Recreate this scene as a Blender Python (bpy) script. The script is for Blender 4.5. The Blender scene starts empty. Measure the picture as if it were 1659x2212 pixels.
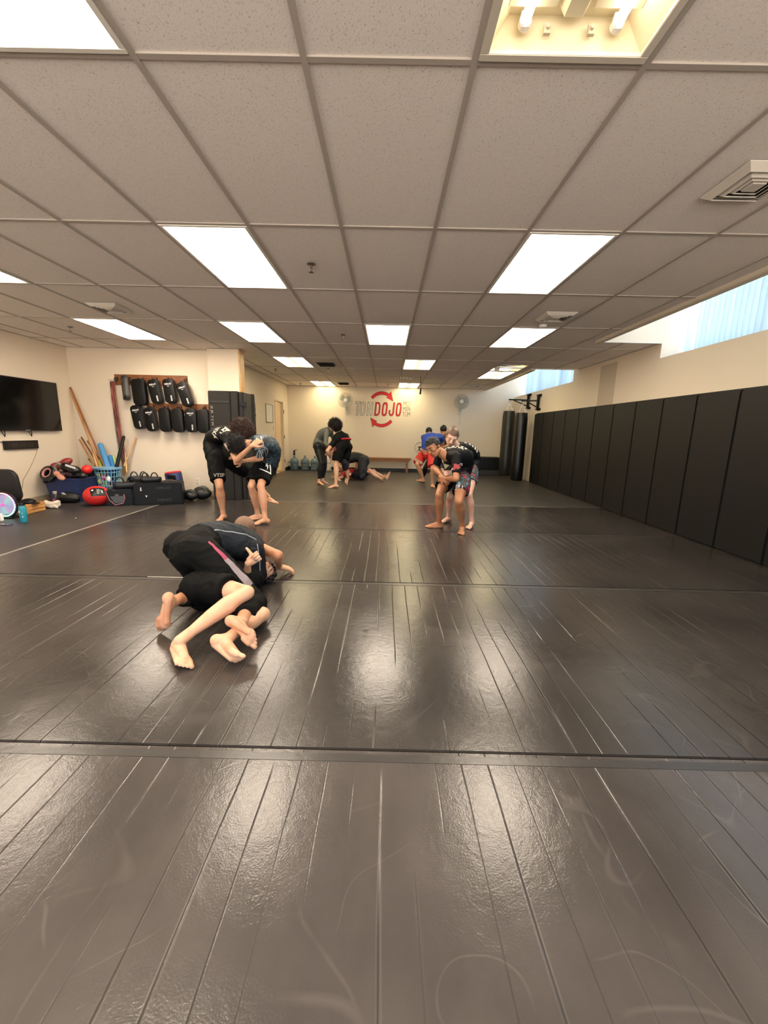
import bpy, bmesh, math, random
from mathutils import Vector, Matrix, Quaternion
from mathutils.bvhtree import BVHTree
random.seed(7)
V = Vector
PI = math.pi
scene = bpy.context.scene
col = scene.collection
CAMZ = 1.22
CEIL = 2.518

# ------------------------------------------------------------------ camera
F_PX, PITCH, YAW, ROLL = 880.37, 0.19496, -0.0029055, 0.0220265
_fw = V((math.sin(YAW)*math.cos(PITCH), math.cos(YAW)*math.cos(PITCH), -math.sin(PITCH)))
_r0 = V((math.cos(YAW), -math.sin(YAW), 0))
_u0 = _r0.cross(_fw)
_r = _r0*math.cos(ROLL) + _u0*math.sin(ROLL)
_u = -_r0*math.sin(ROLL) + _u0*math.cos(ROLL)
CAM = V((0, 0, CAMZ))
cd = bpy.data.cameras.new('camera')
cd.sensor_fit = 'HORIZONTAL'; cd.sensor_width = 36.0
cd.lens = F_PX/1659*36.0
cd.clip_start = 0.05; cd.clip_end = 200
cam = bpy.data.objects.new('camera', cd); col.objects.link(cam)
M = Matrix((( _r.x, _u.x, -_fw.x, 0), (_r.y, _u.y, -_fw.y, 0), (_r.z, _u.z, -_fw.z, CAMZ), (0, 0, 0, 1)))
cam.matrix_world = M
scene.camera = cam
def ray(px, py): return _fw + _r*((px-829.5)/F_PX) - _u*((py-1106)/F_PX)
def at(px, py, Y): d = ray(px, py); return CAM + d*(Y/d.y)
def atx(px, py, X): d = ray(px, py); return CAM + d*(X/d.x)
def atz(px, py, Z): d = ray(px, py); return CAM + d*((Z-CAMZ)/d.z)
def reach(parent, px, py, L, s):
    """point seen at (px,py) that lies L metres from parent; s=+1 the farther, -1 the nearer"""
    d = ray(px, py).normalized(); o = CAM - parent
    b = o.dot(d); c = o.length_squared - L*L
    disc = b*b - c
    if disc < 0:
        q = CAM + d*(-b); return parent + (q-parent).normalized()*L
    return CAM + d*(-b + s*math.sqrt(disc))

# ------------------------------------------------------------------ colours and materials
def lin(c):
    if isinstance(c, str):
        c = c.lstrip('#'); c = [int(c[i:i+2], 16)/255 for i in (0, 2, 4)]
    return tuple((x/12.92 if x <= .04045 else ((x+.055)/1.055)**2.4) for x in c)
MATS = {}
def mat(name, color='#808080', rough=.6, metal=0, spec=.5, var=0, vscale=20, bump=0, bscale=60, bdist=.002, emit=None, estr=0, sheen=0, sss=0, coat=0, trans=0, alpha=1):
    if name in MATS: return MATS[name]
    m = bpy.data.materials.new(name); m.use_nodes = True
    nt = m.node_tree; b = nt.nodes['Principled BSDF']; L = nt.links
    c = lin(color)
    b.inputs['Base Color'].default_value = (*c, 1)
    b.inputs['Roughness'].default_value = rough
    b.inputs['Metallic'].default_value = metal
    b.inputs['Specular IOR Level'].default_value = spec
    if sheen: b.inputs['Sheen Weight'].default_value = sheen
    if coat: b.inputs['Coat Weight'].default_value = coat; b.inputs['Coat Roughness'].default_value = .15
    if trans: b.inputs['Transmission Weight'].default_value = trans
    if alpha < 1: b.inputs['Alpha'].default_value = alpha
    if sss:
        b.inputs['Subsurface Weight'].default_value = sss
        b.inputs['Subsurface Radius'].default_value = (1, .35, .2)
        b.inputs['Subsurface Scale'].default_value = .012
    if emit:
        b.inputs['Emission Color'].default_value = (*lin(emit), 1)
        b.inputs['Emission Strength'].default_value = estr
    if var or bump:
        tc = nt.nodes.new('ShaderNodeTexCoord')
        if var:
            n = nt.nodes.new('ShaderNodeTexNoise'); n.inputs['Scale'].default_value = vscale; n.inputs['Detail'].default_value = 4
            L.new(tc.outputs['Object'], n.inputs['Vector'])
            mx = nt.nodes.new('ShaderNodeMix'); mx.data_type = 'RGBA'
            mx.inputs[6].default_value = (*[max(0, x*(1-var)) for x in c], 1)
            mx.inputs[7].default_value = (*[min(1, x*(1+var)) for x in c], 1)
            L.new(n.outputs['Fac'], mx.inputs[0]); L.new(mx.outputs[2], b.inputs['Base Color'])
        if bump:
            n = nt.nodes.new('ShaderNodeTexNoise'); n.inputs['Scale'].default_value = bscale; n.inputs['Detail'].default_value = 5
            L.new(tc.outputs['Object'], n.inputs['Vector'])
            bp = nt.nodes.new('ShaderNodeBump'); bp.inputs['Strength'].default_value = bump; bp.inputs['Distance'].default_value = bdist
            L.new(n.outputs['Fac'], bp.inputs['Height']); L.new(bp.outputs[0], b.inputs['Normal'])
    MATS[name] = m
    return m
def N(nt, t, **k):
    n = nt.nodes.new(t)
    for a, v in k.items(): setattr(n, a, v)
    return n
def wood(name, c1, c2, scale=(2, 2, 30), rough=.5):
    if name in MATS: return MATS[name]
    m = mat(name, c1, rough); nt = m.node_tree; L = nt.links; b = nt.nodes['Principled BSDF']
    tc = N(nt, 'ShaderNodeTexCoord'); mp = N(nt, 'ShaderNodeMapping'); mp.inputs['Scale'].default_value = scale
    n = N(nt, 'ShaderNodeTexNoise'); n.inputs['Scale'].default_value = 3; n.inputs['Detail'].default_value = 6
    r = N(nt, 'ShaderNodeValToRGB'); r.color_ramp.elements[0].position = .35; r.color_ramp.elements[1].position = .65
    r.color_ramp.elements[0].color = (*lin(c1), 1); r.color_ramp.elements[1].color = (*lin(c2), 1)
    L.new(tc.outputs['Object'], mp.inputs[0]); L.new(mp.outputs[0], n.inputs['Vector']); L.new(n.outputs['Fac'], r.inputs[0]); L.new(r.outputs[0], b.inputs['Base Color'])
    return m

# ------------------------------------------------------------------ mesh builder
def basis(d, up=None):
    """orthonormal (x, y, z=d)"""
    d = V(d).normalized()
    up = V(up) if up is not None else V((0, 0, 1))
    if abs(d.dot(up.normalized())) > .99: up = V((0, 1, 0))
    x = up.cross(d).normalized(); y = d.cross(x)
    return x, y, d
class MB:
    def __init__(s): s.v = []; s.f = []
    def add(s, vs, fs):
        o = len(s.v); s.v += [tuple(p) for p in vs]; s.f += [tuple(i+o for i in f) for f in fs]; return s
    def box(s, c, d, rot=None):
        hx, hy, hz = d[0]/2, d[1]/2, d[2]/2
        ps = [V((x, y, z)) for x in (-hx, hx) for y in (-hy, hy) for z in (-hz, hz)]
        if rot is not None: ps = [rot @ p for p in ps]
        ps = [p+V(c) for p in ps]
        return s.add(ps, [(0, 1, 3, 2), (4, 6, 7, 5), (0, 4, 5, 1), (2, 3, 7, 6), (0, 2, 6, 4), (1, 5, 7, 3)])
    def box2(s, a, b): return s.box([(a[i]+b[i])/2 for i in range(3)], [abs(b[i]-a[i]) for i in range(3)])
    def rings(s, rings, cap=True, closed=False):
        n = len(rings[0]); o = len(s.v)
        for r in rings: s.v += [tuple(p) for p in r]
        m = len(rings)
        for i in range(m-1 if not closed else m):
            a = o+i*n; b = o+((i+1) % m)*n
            for k in range(n): s.f.append((a+k, a+(k+1) % n, b+(k+1) % n, b+k))
        if cap and not closed:
            s.f.append(tuple(o+k for k in reversed(range(n)))); s.f.append(tuple(o+(m-1)*n+k for k in range(n)))
        return s
    def cyl(s, a, b, r0, r1=None, n=16, cap=True):
        r1 = r0 if r1 is None else r1; a, b = V(a), V(b); x, y, z = basis(b-a)
        R = lambda c, r: [c+(x*math.cos(t*2*PI/n)+y*math.sin(t*2*PI/n))*r for t in range(n)]
        return s.rings([R(a, r0), R(b, r1)], cap)
    def capsule(s, a, b, r0, r1=None, n=14, k=4, flat0=False, flat1=False):
        r1 = r0 if r1 is None else r1; a, b = V(a), V(b)
        if (b-a).length < 1e-6: b = a+V((0, 0, 1e-4))
        x, y, z = basis(b-a)
        R = lambda c, r: [c+(x*math.cos(t*2*PI/n)+y*math.sin(t*2*PI/n))*r for t in range(n)]
        rs = []
        if not flat0: rs += [R(a-z*r0*math.cos(j/k*PI/2), max(1e-4, r0*math.sin(j/k*PI/2))) for j in range(0, k)]
        rs += [R(a, r0), R(b, r1)]
        if not flat1: rs += [R(b+z*r1*math.sin(j/k*PI/2), max(1e-4, r1*math.cos(j/k*PI/2))) for j in range(1, k+1)]
        return s.rings(rs)
    def ell(s, c, rad, axes=None, n=16, m=10):
        c = V(c); ax = axes or (V((1, 0, 0)), V((0, 1, 0)), V((0, 0, 1)))
        ax = [V(a).normalized() for a in ax]
        rs = []
        for j in range(m+1):
            ph = -PI/2+PI*j/m; cr = max(1e-4, math.cos(ph))
            rs.append([c+ax[0]*rad[0]*cr*math.cos(t*2*PI/n)+ax[1]*rad[1]*cr*math.sin(t*2*PI/n)+ax[2]*rad[2]*math.sin(ph) for t in range(n)])
        return s.rings(rs)
    def tube(s, pts, r, n=8, closed=False):
        pts = [V(p) for p in pts]; m = len(pts); rs = []; prev = None
        for i, p in enumerate(pts):
            if closed: d = pts[(i+1) % m]-pts[i-1]
            else: d = pts[min(i+1, m-1)]-pts[max(i-1, 0)]
            if d.length < 1e-9: d = V((0, 0, 1))
            d.normalize()
            if prev is None: x, y, _ = basis(d)
            else:
                x = prev-d*prev.dot(d)
                x = x.normalized() if x.length > 1e-6 else basis(d)[0]
                y = d.cross(x)
            prev = x; rr = r[i] if isinstance(r, (list, tuple)) else r
            rs.append([p+(x*math.cos(t*2*PI/n)+y*math.sin(t*2*PI/n))*rr for t in range(n)])
        return s.rings(rs, True, closed)
    def lathe(s, prof, c=(0, 0, 0), axis=(0, 0, 1), n=24):
        c = V(c); x, y, z = basis(axis)
        return s.rings([[c+z*h+(x*math.cos(t*2*PI/n)+y*math.sin(t*2*PI/n))*max(r, 1e-4) for t in range(n)] for r, h in prof])
    def prism(s, poly, th, o=(0, 0, 0), ax=(1, 0, 0), ay=(0, 0, 1)):
        """poly in (ax, ay), thickness th along ax x ay, centred"""
        o, ax, ay = V(o), V(ax).normalized(), V(ay).normalized(); nz = ax.cross(ay)
        b = [o+ax*p[0]+ay*p[1]-nz*th/2 for p in poly]; t = [q+nz*th for q in b]
        return s.rings([b, t])
    def rbox(s, c, d, r, ax=None, n=4):
        """box with rounded outline in its x-z plane (d = width, thickness, height) and soft faces"""
        ax = ax or (V((1, 0, 0)), V((0, 1, 0)), V((0, 0, 1)))
        w, t, h = d[0]/2, d[1]/2, d[2]/2
        def outline(k):
            W, Hh, rr = w-k, h-k, max(r-k, .001); P = []
            for (sx, sz, a0) in ((1, 1, 0), (-1, 1, PI/2), (-1, -1, PI), (1, -1, 3*PI/2)):
                for q in range(n+1):
                    a = a0+q/n*PI/2; P.append((sx*(W-rr)+rr*math.cos(a), sz*(Hh-rr)+rr*math.sin(a)))
            return P
        e = min(t*.5, r*.6); rs = []
        for yy, k in ((-t, e), (-t+e*.3, e*.3), (-t+e, 0), (t-e, 0), (t-e*.3, e*.3), (t, e)):
            rs.append([V(c)+ax[0]*a+ax[1]*yy+ax[2]*b for a, b in outline(k)])
        return s.rings(rs)
def world_of(o):
    m = o.matrix_basis.copy()
    while o.parent: o = o.parent; m = o.matrix_basis @ m
    return m
def build(mb, name, m, parent=None, smooth=None, local=False, bevel=0):
    me = bpy.data.meshes.new(name)
    me.from_pydata(mb.v, [], mb.f); me.update()
    if parent is not None and not local: me.transform(world_of(parent).inverted())
    bm = bmesh.new(); bm.from_mesh(me); bmesh.ops.recalc_face_normals(bm, faces=bm.faces)
    if bevel:
        es = [e for e in bm.edges if len(e.link_faces) == 2 and e.calc_face_angle(0) > .6]
        bmesh.ops.bevel(bm, geom=es, offset=bevel, segments=2, affect='EDGES', clamp_overlap=True)
    bm.to_mesh(me); bm.free()
    o = bpy.data.objects.new(name, me); col.objects.link(o)
    for mm in (m if isinstance(m, (list, tuple)) else [m]): me.materials.append(mm)
    if parent is not None: o.parent = parent
    if smooth is not False:
        for p in me.polygons: p.use_smooth = True
        me.set_sharp_from_angle(angle=math.radians(smooth or 40))
    return o
def tag(o, label, cat, group=None):
    o['label'] = label; o['category'] = cat
    if group: o['group'] = group
    return o
def thing(name, loc, label, cat, group=None, rot=None):
    o = bpy.data.objects.new(name, None); col.objects.link(o); o.empty_display_size = .1
    o.location = loc
    if rot: o.rotation_euler = rot
    return tag(o, label, cat, group)
def struct(o): o['kind'] = 'structure'; return o
def kids(o): return [c for c in bpy.data.objects if c.parent == o]
def dup(o, loc=None, rot=None, label=None, group=None, parent=None):
    ch = kids(o); c = o.copy(); col.objects.link(c)
    if parent is not None: c.parent = parent
    if loc is not None: c.location = loc
    if rot is not None: c.rotation_euler = rot
    if label: c['label'] = label
    if group: c['group'] = group
    for k in ch: dup(k, parent=c)
    return c
FONT_CACHE = {}
def text_polys(s, size=1.0, bold=0.0, shear=0.0, xscale=1.0):
    """flat text mesh (verts, faces) centred on the origin, height about size"""
    cu = bpy.data.curves.new('t', 'FONT'); cu.body = s; cu.size = size; cu.offset = bold*size; cu.shear = shear
    cu.align_x = 'CENTER'; cu.align_y = 'CENTER'; cu.resolution_u = 2
    o = bpy.data.objects.new('t', cu); col.objects.link(o)
    dg = bpy.context.evaluated_depsgraph_get()
    me = bpy.data.meshes.new_from_object(o.evaluated_get(dg))
    vs = [(v.co.x*xscale, v.co.y) for v in me.vertices]; fs = [tuple(p.vertices) for p in me.polygons]
    bpy.data.objects.remove(o); bpy.data.curves.remove(cu); bpy.data.meshes.remove(me)
    return vs, fs
def text_mb(mb, s, o, ax, ay, size, bold=.01, shear=0, xscale=1.0):
    vs, fs = text_polys(s, size, bold, shear, xscale); o, ax, ay = V(o), V(ax).normalized(), V(ay).normalized()
    return mb.add([o+ax*a+ay*b for a, b in vs], fs)
# ================================================================== ROOM
XL, XD, XR, XG = -5.53, -3.03, 3.82, 4.16      # left wall, divider wall, right wall, window glass
YB, YA, YF = 12.74, 7.35, -2.7                   # back wall, alcove wall, wall behind the camera
GX = lambda i: i*.6096-.9366
GY = lambda j: j*1.2192+1.7427
S1, S1N, S2, SX = 6.08, -1.2, 8.62, 2.95        # light wells: far edge, near edge, second near edge, inner edge
TOPZ = 3.45

m_wall = mat('wall_paint', '#e2d4bf', .75, var=.03, vscale=1.3, bump=.12, bscale=220, bdist=.001)
m_white = mat('white_trim_paint', '#f2efe8', .45)
m_black = mat('black_rubber_base', '#121212', .5)

def slab(name, a, b, m=m_wall): return struct(build(MB().box2(a, b), name, m, smooth=False))
slab('wall_back', (XD-.15, YB, -.05), (XG+.2, YB+.15, TOPZ))
slab('wall_left', (XL-.15, YF-.15, -.05), (XL, YA+.15, CEIL+.1))
slab('wall_alcove', (XL, YA, -.05), (XD, YA+.13, CEIL+.1))
w = MB(); w.box2((XL, YF-.15, -.05), (-4.9, YF, CEIL+.1)); w.box2((3.3, YF-.15, -.05), (XG+.2, YF, TOPZ)); w.box2((-4.9, YF-.15, -.05), (3.3, YF, .4)); w.box2((-4.9, YF-.15, 2.3), (3.3, YF, TOPZ)); w.box2((-.9, YF-.15, .4), (-.7, YF, 2.3))  # opening left for the added window behind the camera
struct(build(w, 'wall_front', m_wall, smooth=False))
# divider wall with a doorway
DY0, DY1, DZ = 11.26, 12.16, 1.98
w = MB(); w.box2((XD-.12, YA+.13, -.05), (XD, DY0, CEIL+.1)); w.box2((XD-.12, DY1, -.05), (XD, YB, CEIL+.1)); w.box2((XD-.12, DY0, DZ), (XD, DY1, CEIL+.1))
struct(build(w, 'wall_divider', m_wall, smooth=False))
# right wall with two window openings above the wells
SILL = 2.315
w = MB(); w.box2((XR, YF, -.05), (XR+.15, YB, SILL))
w.box2((XR, S1, SILL), (XR+.15, S2+.2, TOPZ)); w.box2((XR, YF, SILL), (XR+.15, S1N, TOPZ))
w.box2((XR+.15, S1, SILL-.1), (XG+.2, S2+.2, TOPZ)); w.box2((XR+.15, YF, SILL-.1), (XG+.2, S1N, TOPZ))
w.box2((XR+.15, S1N, SILL-.1), (XG+.2, S1, SILL)); w.box2((XR+.15, S2+.2, SILL-.1), (XG+.2, YB, SILL))
struct(build(w, 'wall_right', m_wall, smooth=False))
# shell of the light wells above the ceiling line
w = MB()
for (y0, y1) in ((S1N, S1), (S2, YB)):
    w.box2((SX-.05, y0, CEIL+.02), (SX, y1, TOPZ)); w.box2((SX-.05, y0, TOPZ), (XG+.25, y1, TOPZ+.05))
w.box2((SX, S1-.003, CEIL-.0005), (XR-.0005, S1+.05, TOPZ)); w.box2((SX, S2-.05, CEIL-.0005), (XR-.0005, S2+.003, TOPZ)); w.box2((SX, S1N-.05, CEIL+.02), (XR, S1N, TOPZ))
struct(build(w, 'wall_lightwell', m_wall, smooth=False))
# pier: end of a stub wall with a bare wood edge
slab('wall_pier', (XD-.02, 7.2, 0), (-2.53, 7.42, CEIL))
struct(build(MB().box2((-2.53, 7.2, 0), (-2.505, 7.42, CEIL)), 'trim_1', wood('pine_board', '#b98f5c', '#dcb582', (8, 8, 1.2)), bevel=.003))

# ---- ceiling: lay-in tiles in a metal tee grid
m_tile = mat('ceiling_tile', '#efe8e2', .9)
def tile_mat(m):
    nt = m.node_tree; L = nt.links; b = nt.nodes['Principled BSDF']
    tc = N(nt, 'ShaderNodeTexCoord'); mp = N(nt, 'ShaderNodeMapping'); mp.inputs['Scale'].default_value = (1.6, .8, 1)
    v = N(nt, 'ShaderNodeTexNoise'); v.inputs['Scale'].default_value = 140; v.inputs['Detail'].default_value = 3; v.inputs['Distortion'].default_value = .6
    r = N(nt, 'ShaderNodeValToRGB'); r.color_ramp.elements[0].position = .33; r.color_ramp.elements[1].position = .4
    r.color_ramp.elements[0].color = (*lin('#cbc2b9'), 1); r.color_ramp.elements[1].color = (*lin('#efe8e2'), 1)
    bp = N(nt, 'ShaderNodeBump'); bp.inputs['Strength'].default_value = .35; bp.inputs['Distance'].default_value = .002
    L.new(tc.outputs['Object'], mp.inputs[0]); L.new(mp.outputs[0], v.inputs['Vector']); L.new(v.outputs['Fac'], r.inputs[0])
    L.new(r.outputs[0], b.inputs['Base Color']); L.new(v.outputs['Fac'], bp.inputs['Height']); L.new(bp.outputs[0], b.inputs['Normal'])
tile_mat(m_tile)
m_tee = mat('tee_grid_paint', '#b3aaa1', .55)
lights = [(-1, -1), (2, -1), (-1, 1), (3, 1), (-5, 1), (-2, 3), (1, 3), (4, 3), (-5, 3), (-2, 5), (2, 5), (5, 6), (-2, 8), (2, 8),
          (-1, -3), (3, -3), (-5, -1), (-5, -3), (-1, -5), (3, -5), (-5, -5)]
HOLE = {(5, 5)}
t = MB(); g = MB()
def in_room(xc, yc):
    if xc > SX and (S1N < yc < S1 or yc > S2): return False
    if xc < XD and yc > YA: return False
    return True
def clipcell(x0, x1, y0, y1):
    out = [(x0, x1, y0, y1)]
    for cut, ax in ((SX, 0), (XD, 0), (S1, 1), (S2, 1), (YA, 1), (S1N, 1)):
        nxt = []
        for c in out:
            lo, hi = (c[0], c[1]) if ax == 0 else (c[2], c[3])
            if lo+.001 < cut < hi-.001:
                nxt += ([(c[0], cut, c[2], c[3]), (cut, c[1], c[2], c[3])] if ax == 0 else [(c[0], c[1], c[2], cut), (c[0], c[1], cut, c[3])])
            else: nxt.append(c)
        out = nxt
    return [c for c in out if in_room((c[0]+c[1])/2, (c[2]+c[3])/2)]
for i in range(-9, 9):
    for j in range(-6, 10):
        if (i, j) in lights: continue
        x0, x1, y0, y1 = max(GX(i), XL), min(GX(i+1), XR), max(GY(j), YF), min(GY(j+1), YB)
        if x1 <= x0 or y1 <= y0: continue
        for (a, b, c, d) in clipcell(x0, x1, y0, y1):
            if (i, j) == (5, 5): c0 = d-.38; t.box2((a, c, CEIL+.008), (b, c0, CEIL+.024)); continue
            t.box2((a, c, CEIL+.008), (b, d, CEIL+.024))
def tee(a, b):
    g.box2((a[0], a[1], CEIL), (b[0], b[1], CEIL+.012))
def seg_clip(horizontal, k, lo, hi):
    step = .05; s = None; out = []; n = int((hi-lo)/step)
    for q in range(n+1):
        p = lo+q*step; x, y = (p, k) if horizontal else (k, p)
        ok = in_room(x, y)
        if ok and s is None: s = p
        if (not ok or q == n) and s is not None: out.append((s, p)); s = None
    return out
for i in range(-9, 9):
    x = GX(i)
    if XL < x < XR:
        for a, b in seg_clip(False, x, YF, YB): tee((x-.012, a), (x+.012, b))
for j in range(-6, 11):
    y = GY(j)
    if YF < y < YB:
        for a, b in seg_clip(True, y, XL, XR): g.box2((a, y-.012, CEIL+.0015), (b, y+.012, CEIL+.0125))
# wall angles
g.box2((XL, YA-.02, CEIL), (XD, YA, CEIL+.01)); g.box2((XL, YF, CEIL), (XL+.02, YA, CEIL+.01)); g.box2((XD, YB-.02, CEIL), (SX, YB, CEIL+.01)); g.box2((XD, YA, CEIL), (XD+.02, YB, CEIL+.01)); g.box2((XR-.02, S1, CEIL), (XR, S2, CEIL+.01))
ceiling = struct(build(t, 'ceiling', m_tile, smooth=False))
o = build(g, 'tee_grid', m_tee, ceiling, smooth=False)
# concrete deck above so that nothing leaks in
build(MB().box2((XL-.15, YF, CEIL+.35), (SX-.05, YB, CEIL+.45)), 'deck', mat('dark_deck', '#3a3836', .9), ceiling, smooth=False)
# drop trims along the wells
w = MB()
for y0, y1 in ((S1N, S1), (S2, YB)): w.box2((SX-.07, y0, CEIL-.03), (SX+.01, y1, CEIL+.03))
struct(build(w, 'trim_2', mat('well_edge_trim', '#d9cdbb', .6), bevel=.006))
w = MB().box2((SX, S1-.004, CEIL-.006), (XR, S1+.03, CEIL-.001)); w.box2((SX, S2-.03, CEIL-.006), (XR, S2+.004, CEIL-.001))
struct(build(w, 'trim_3', m_white, smooth=False))

# ---- troffers
m_frame = mat('troffer_steel', '#e9e4da', .4)
m_lens = bpy.data.materials.new('prismatic_lens'); m_lens.use_nodes = True
nt = m_lens.node_tree; nt.nodes.clear(); L = nt.links
out = N(nt, 'ShaderNodeOutputMaterial'); em = N(nt, 'ShaderNodeEmission'); tc = N(nt, 'ShaderNodeTexCoord'); sp = N(nt, 'ShaderNodeSeparateXYZ')
L.new(tc.outputs['Object'], sp.inputs[0])
ab = N(nt, 'ShaderNodeMath', operation='ABSOLUTE'); L.new(sp.outputs[0], ab.inputs[0])
mr = N(nt, 'ShaderNodeMapRange', interpolation_type='SMOOTHSTEP'); mr.inputs[1].default_value = .02; mr.inputs[2].default_value = .13
L.new(ab.outputs[0], mr.inputs[0])
ay = N(nt, 'ShaderNodeMath', operation='ABSOLUTE'); L.new(sp.outputs[1], ay.inputs[0])
mr2 = N(nt, 'ShaderNodeMapRange', interpolation_type='SMOOTHSTEP'); mr2.inputs[1].default_value = .6; mr2.inputs[2].default_value = .5
L.new(ay.outputs[0], mr2.inputs[0])
mu = N(nt, 'ShaderNodeMath', operation='MULTIPLY'); L.new(mr.outputs[0], mu.inputs[0]); L.new(mr2.outputs[0], mu.inputs[1])
LAMP = 1.14
st = N(nt, 'ShaderNodeMapRange'); st.inputs[3].default_value = 2.2*LAMP; st.inputs[4].default_value = 22*LAMP; L.new(mu.outputs[0], st.inputs[0])
L.new(st.outputs[0], em.inputs['Strength']); em.inputs['Color'].default_value = (1, .85, .67, 1); L.new(em.outputs[0], out.inputs[0])
m_lens2 = m_lens.copy(); m_lens2.name = 'prismatic_lens_dim_yellow'  # dimmer, yellower copy for far panels, softens hot spots on the back wall
for n_ in m_lens2.node_tree.nodes:
    if n_.type == 'EMISSION': n_.inputs['Color'].default_value = (1, .84, .50, 1)
    if n_.type == 'MAP_RANGE' and n_.inputs[4].default_value > 10: n_.inputs[4].default_value = 13; n_.inputs[3].default_value = 1.0
lr = thing('ceiling_light', (0, 0, CEIL), 'x', 'ceiling light')
f = MB()
W, D = .6096/2-.012, 1.2192/2-.012
for a, b in (((-W, -D), (W, -D+.022)), ((-W, D-.022), (W, D)), ((-W, -D+.0221), (-W+.022, D-.0221)), ((W-.022, -D+.0221), (W, D-.0221))):
    f.box2((a[0], a[1], CEIL-.003), (b[0], b[1], CEIL+.02))
build(f, 'frame', m_frame, lr, bevel=.002)
hs = MB().box2((-W, -D, CEIL+.1), (W, D, CEIL+.11)); build(hs, 'housing', m_frame, lr, smooth=False)
lens = build(MB().box2((-W+.022, -D+.022, CEIL+.004), (W-.022, D-.022, CEIL+.010)), 'diffuser', m_lens, lr, smooth=False)
LLAB = {(-1, -1): 'fluorescent ceiling panel with lens at the upper left corner', (-1, 1): 'large lit ceiling panel above the left kneeling pair, left of the nearest sprinkler',
 (3, 1): 'large lit ceiling panel on the right, in front of the small square vent', (-5, 1): 'lit ceiling panel cut off by the left edge, above the television',
 (-2, 3): 'lit ceiling panel in the third row, left of the middle', (1, 3): 'lit ceiling panel in the middle of the ceiling straight above the mural',
 (4, 3): 'lit ceiling panel in the third row right behind the small square vent', (-5, 3): 'narrow looking lit ceiling panel over the alcove with the pad rack',
 (-2, 5): 'yellowish lit ceiling panel beside the dark square vent, left side', (2, 5): 'yellowish lit ceiling panel behind the central one', (5, 6): 'lit ceiling panel next to the lifted tile near the far window',
 (-2, 8): 'small far ceiling panel at the back wall, above the left wall fan', (2, 8): 'small far ceiling panel at the back wall, above the mural'}
first = True
for (i, j) in lights:
    if (i, j) == (2, -1): continue
    p = (GX(i)+.3048, GY(j)+.6096, CEIL)
    if p[1]-.6 < YF: continue
    lab = LLAB.get((i, j), 'lit ceiling panel behind the camera')
    if (i, j) in ((-2, 5), (2, 5), (5, 6), (-2, 8), (2, 8)):
        o_ = dup(lr, p, label=lab)
        for k_ in kids(o_):
            if k_.name.startswith('diffuser'): k_.data = k_.data.copy(); k_.data.materials[0] = m_lens2
        continue
    if first: lr.location = p; lr['label'] = lab; lr['group'] = 'recessed ceiling lights'; first = False
    else: dup(lr, p, label=lab)
# the open troffer: lens missing, two tubes, ballast cover, sockets
cx, cy = GX(2)+.3048, GY(-1)+.6096
op = thing('ceiling_light', (cx, cy, CEIL), 'open ceiling light without its lens, two bare fluorescent tubes showing', 'ceiling light', 'recessed ceiling lights')
f = MB()
for a, b in (((-W, -D), (W, -D+.03)), ((-W, D-.03), (W, D)), ((-W, -D+.0301), (-W+.03, D-.0301)), ((W-.03, -D+.0301), (W, D-.0301))):
    f.box2((cx+a[0], cy+a[1], CEIL-.004), (cx+b[0], cy+b[1], CEIL+.012))
build(f, 'frame', mat('troffer_frame', '#d8d0c2', .35), op, bevel=.002)
m_pan = mat('troffer_white_pan', '#d8cdb0', .35)
f = MB(); Wi, Di, z1 = W-.02, D-.02, CEIL+.11
P = lambda x, y, z: (cx+x, cy+y, z)
f.add([P(-Wi, -Di, CEIL), P(Wi, -Di, CEIL), P(Wi, Di, CEIL), P(-Wi, Di, CEIL), P(-Wi+.07, -Di+.01, z1), P(Wi-.07, -Di+.01, z1), P(Wi-.07, Di-.01, z1), P(-Wi+.07, Di-.01, z1)],
      [(0, 1, 5, 4), (1, 2, 6, 5), (2, 3, 7, 6), (3, 0, 4, 7), (4, 5, 6, 7)])
build(f, 'housing', m_pan, op, smooth=False)
f = MB().prism([(-.055, 0), (-.03, -.045), (.03, -.045), (.055, 0)], 2*Di-.12, (cx, cy, z1), (1, 0, 0), (0, 0, 1)); build(f, 'ballast_cover', m_pan, op, smooth=False)
m_tube = mat('bare_tube', '#ffffff', .3, emit='#fff0d8', estr=9)
for s in (-1, 1):
    a = (cx+s*.155, cy-Di+.05, CEIL+.06); b = (cx+s*.155, cy+Di-.06, CEIL+.06)
    build(MB().cyl(a, b, .016, n=16), 'tube', m_tube, op)
    for yy in (cy-Di+.03, cy+Di-.045): build(MB().box((cx+s*.155, yy, CEIL+.065), (.030, .02, .045)).cyl((cx+s*.155, yy-.012, CEIL+.06), (cx+s*.155, yy+.014, CEIL+.06), .02), 'lamp_socket', m_white, op, bevel=.002)
    build(MB().box((cx+s*.075, cy+Di-.03, CEIL+.055), (.022, .012, .03)).cyl((cx+s*.075, cy+Di-.045, CEIL+.055), (cx+s*.075, cy+Di-.03, CEIL+.055), .006), 'lens_clip', mat('clip_grey', '#b5ab98', .4), op)
for s in (-1, 1):
    build(MB().box2((cx+s*.06, cy+Di-.1, z1-.028), (cx+s*.22, cy+Di-.07, z1-.001)), 'cross_bracket', m_pan, op, bevel=.002)

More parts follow.
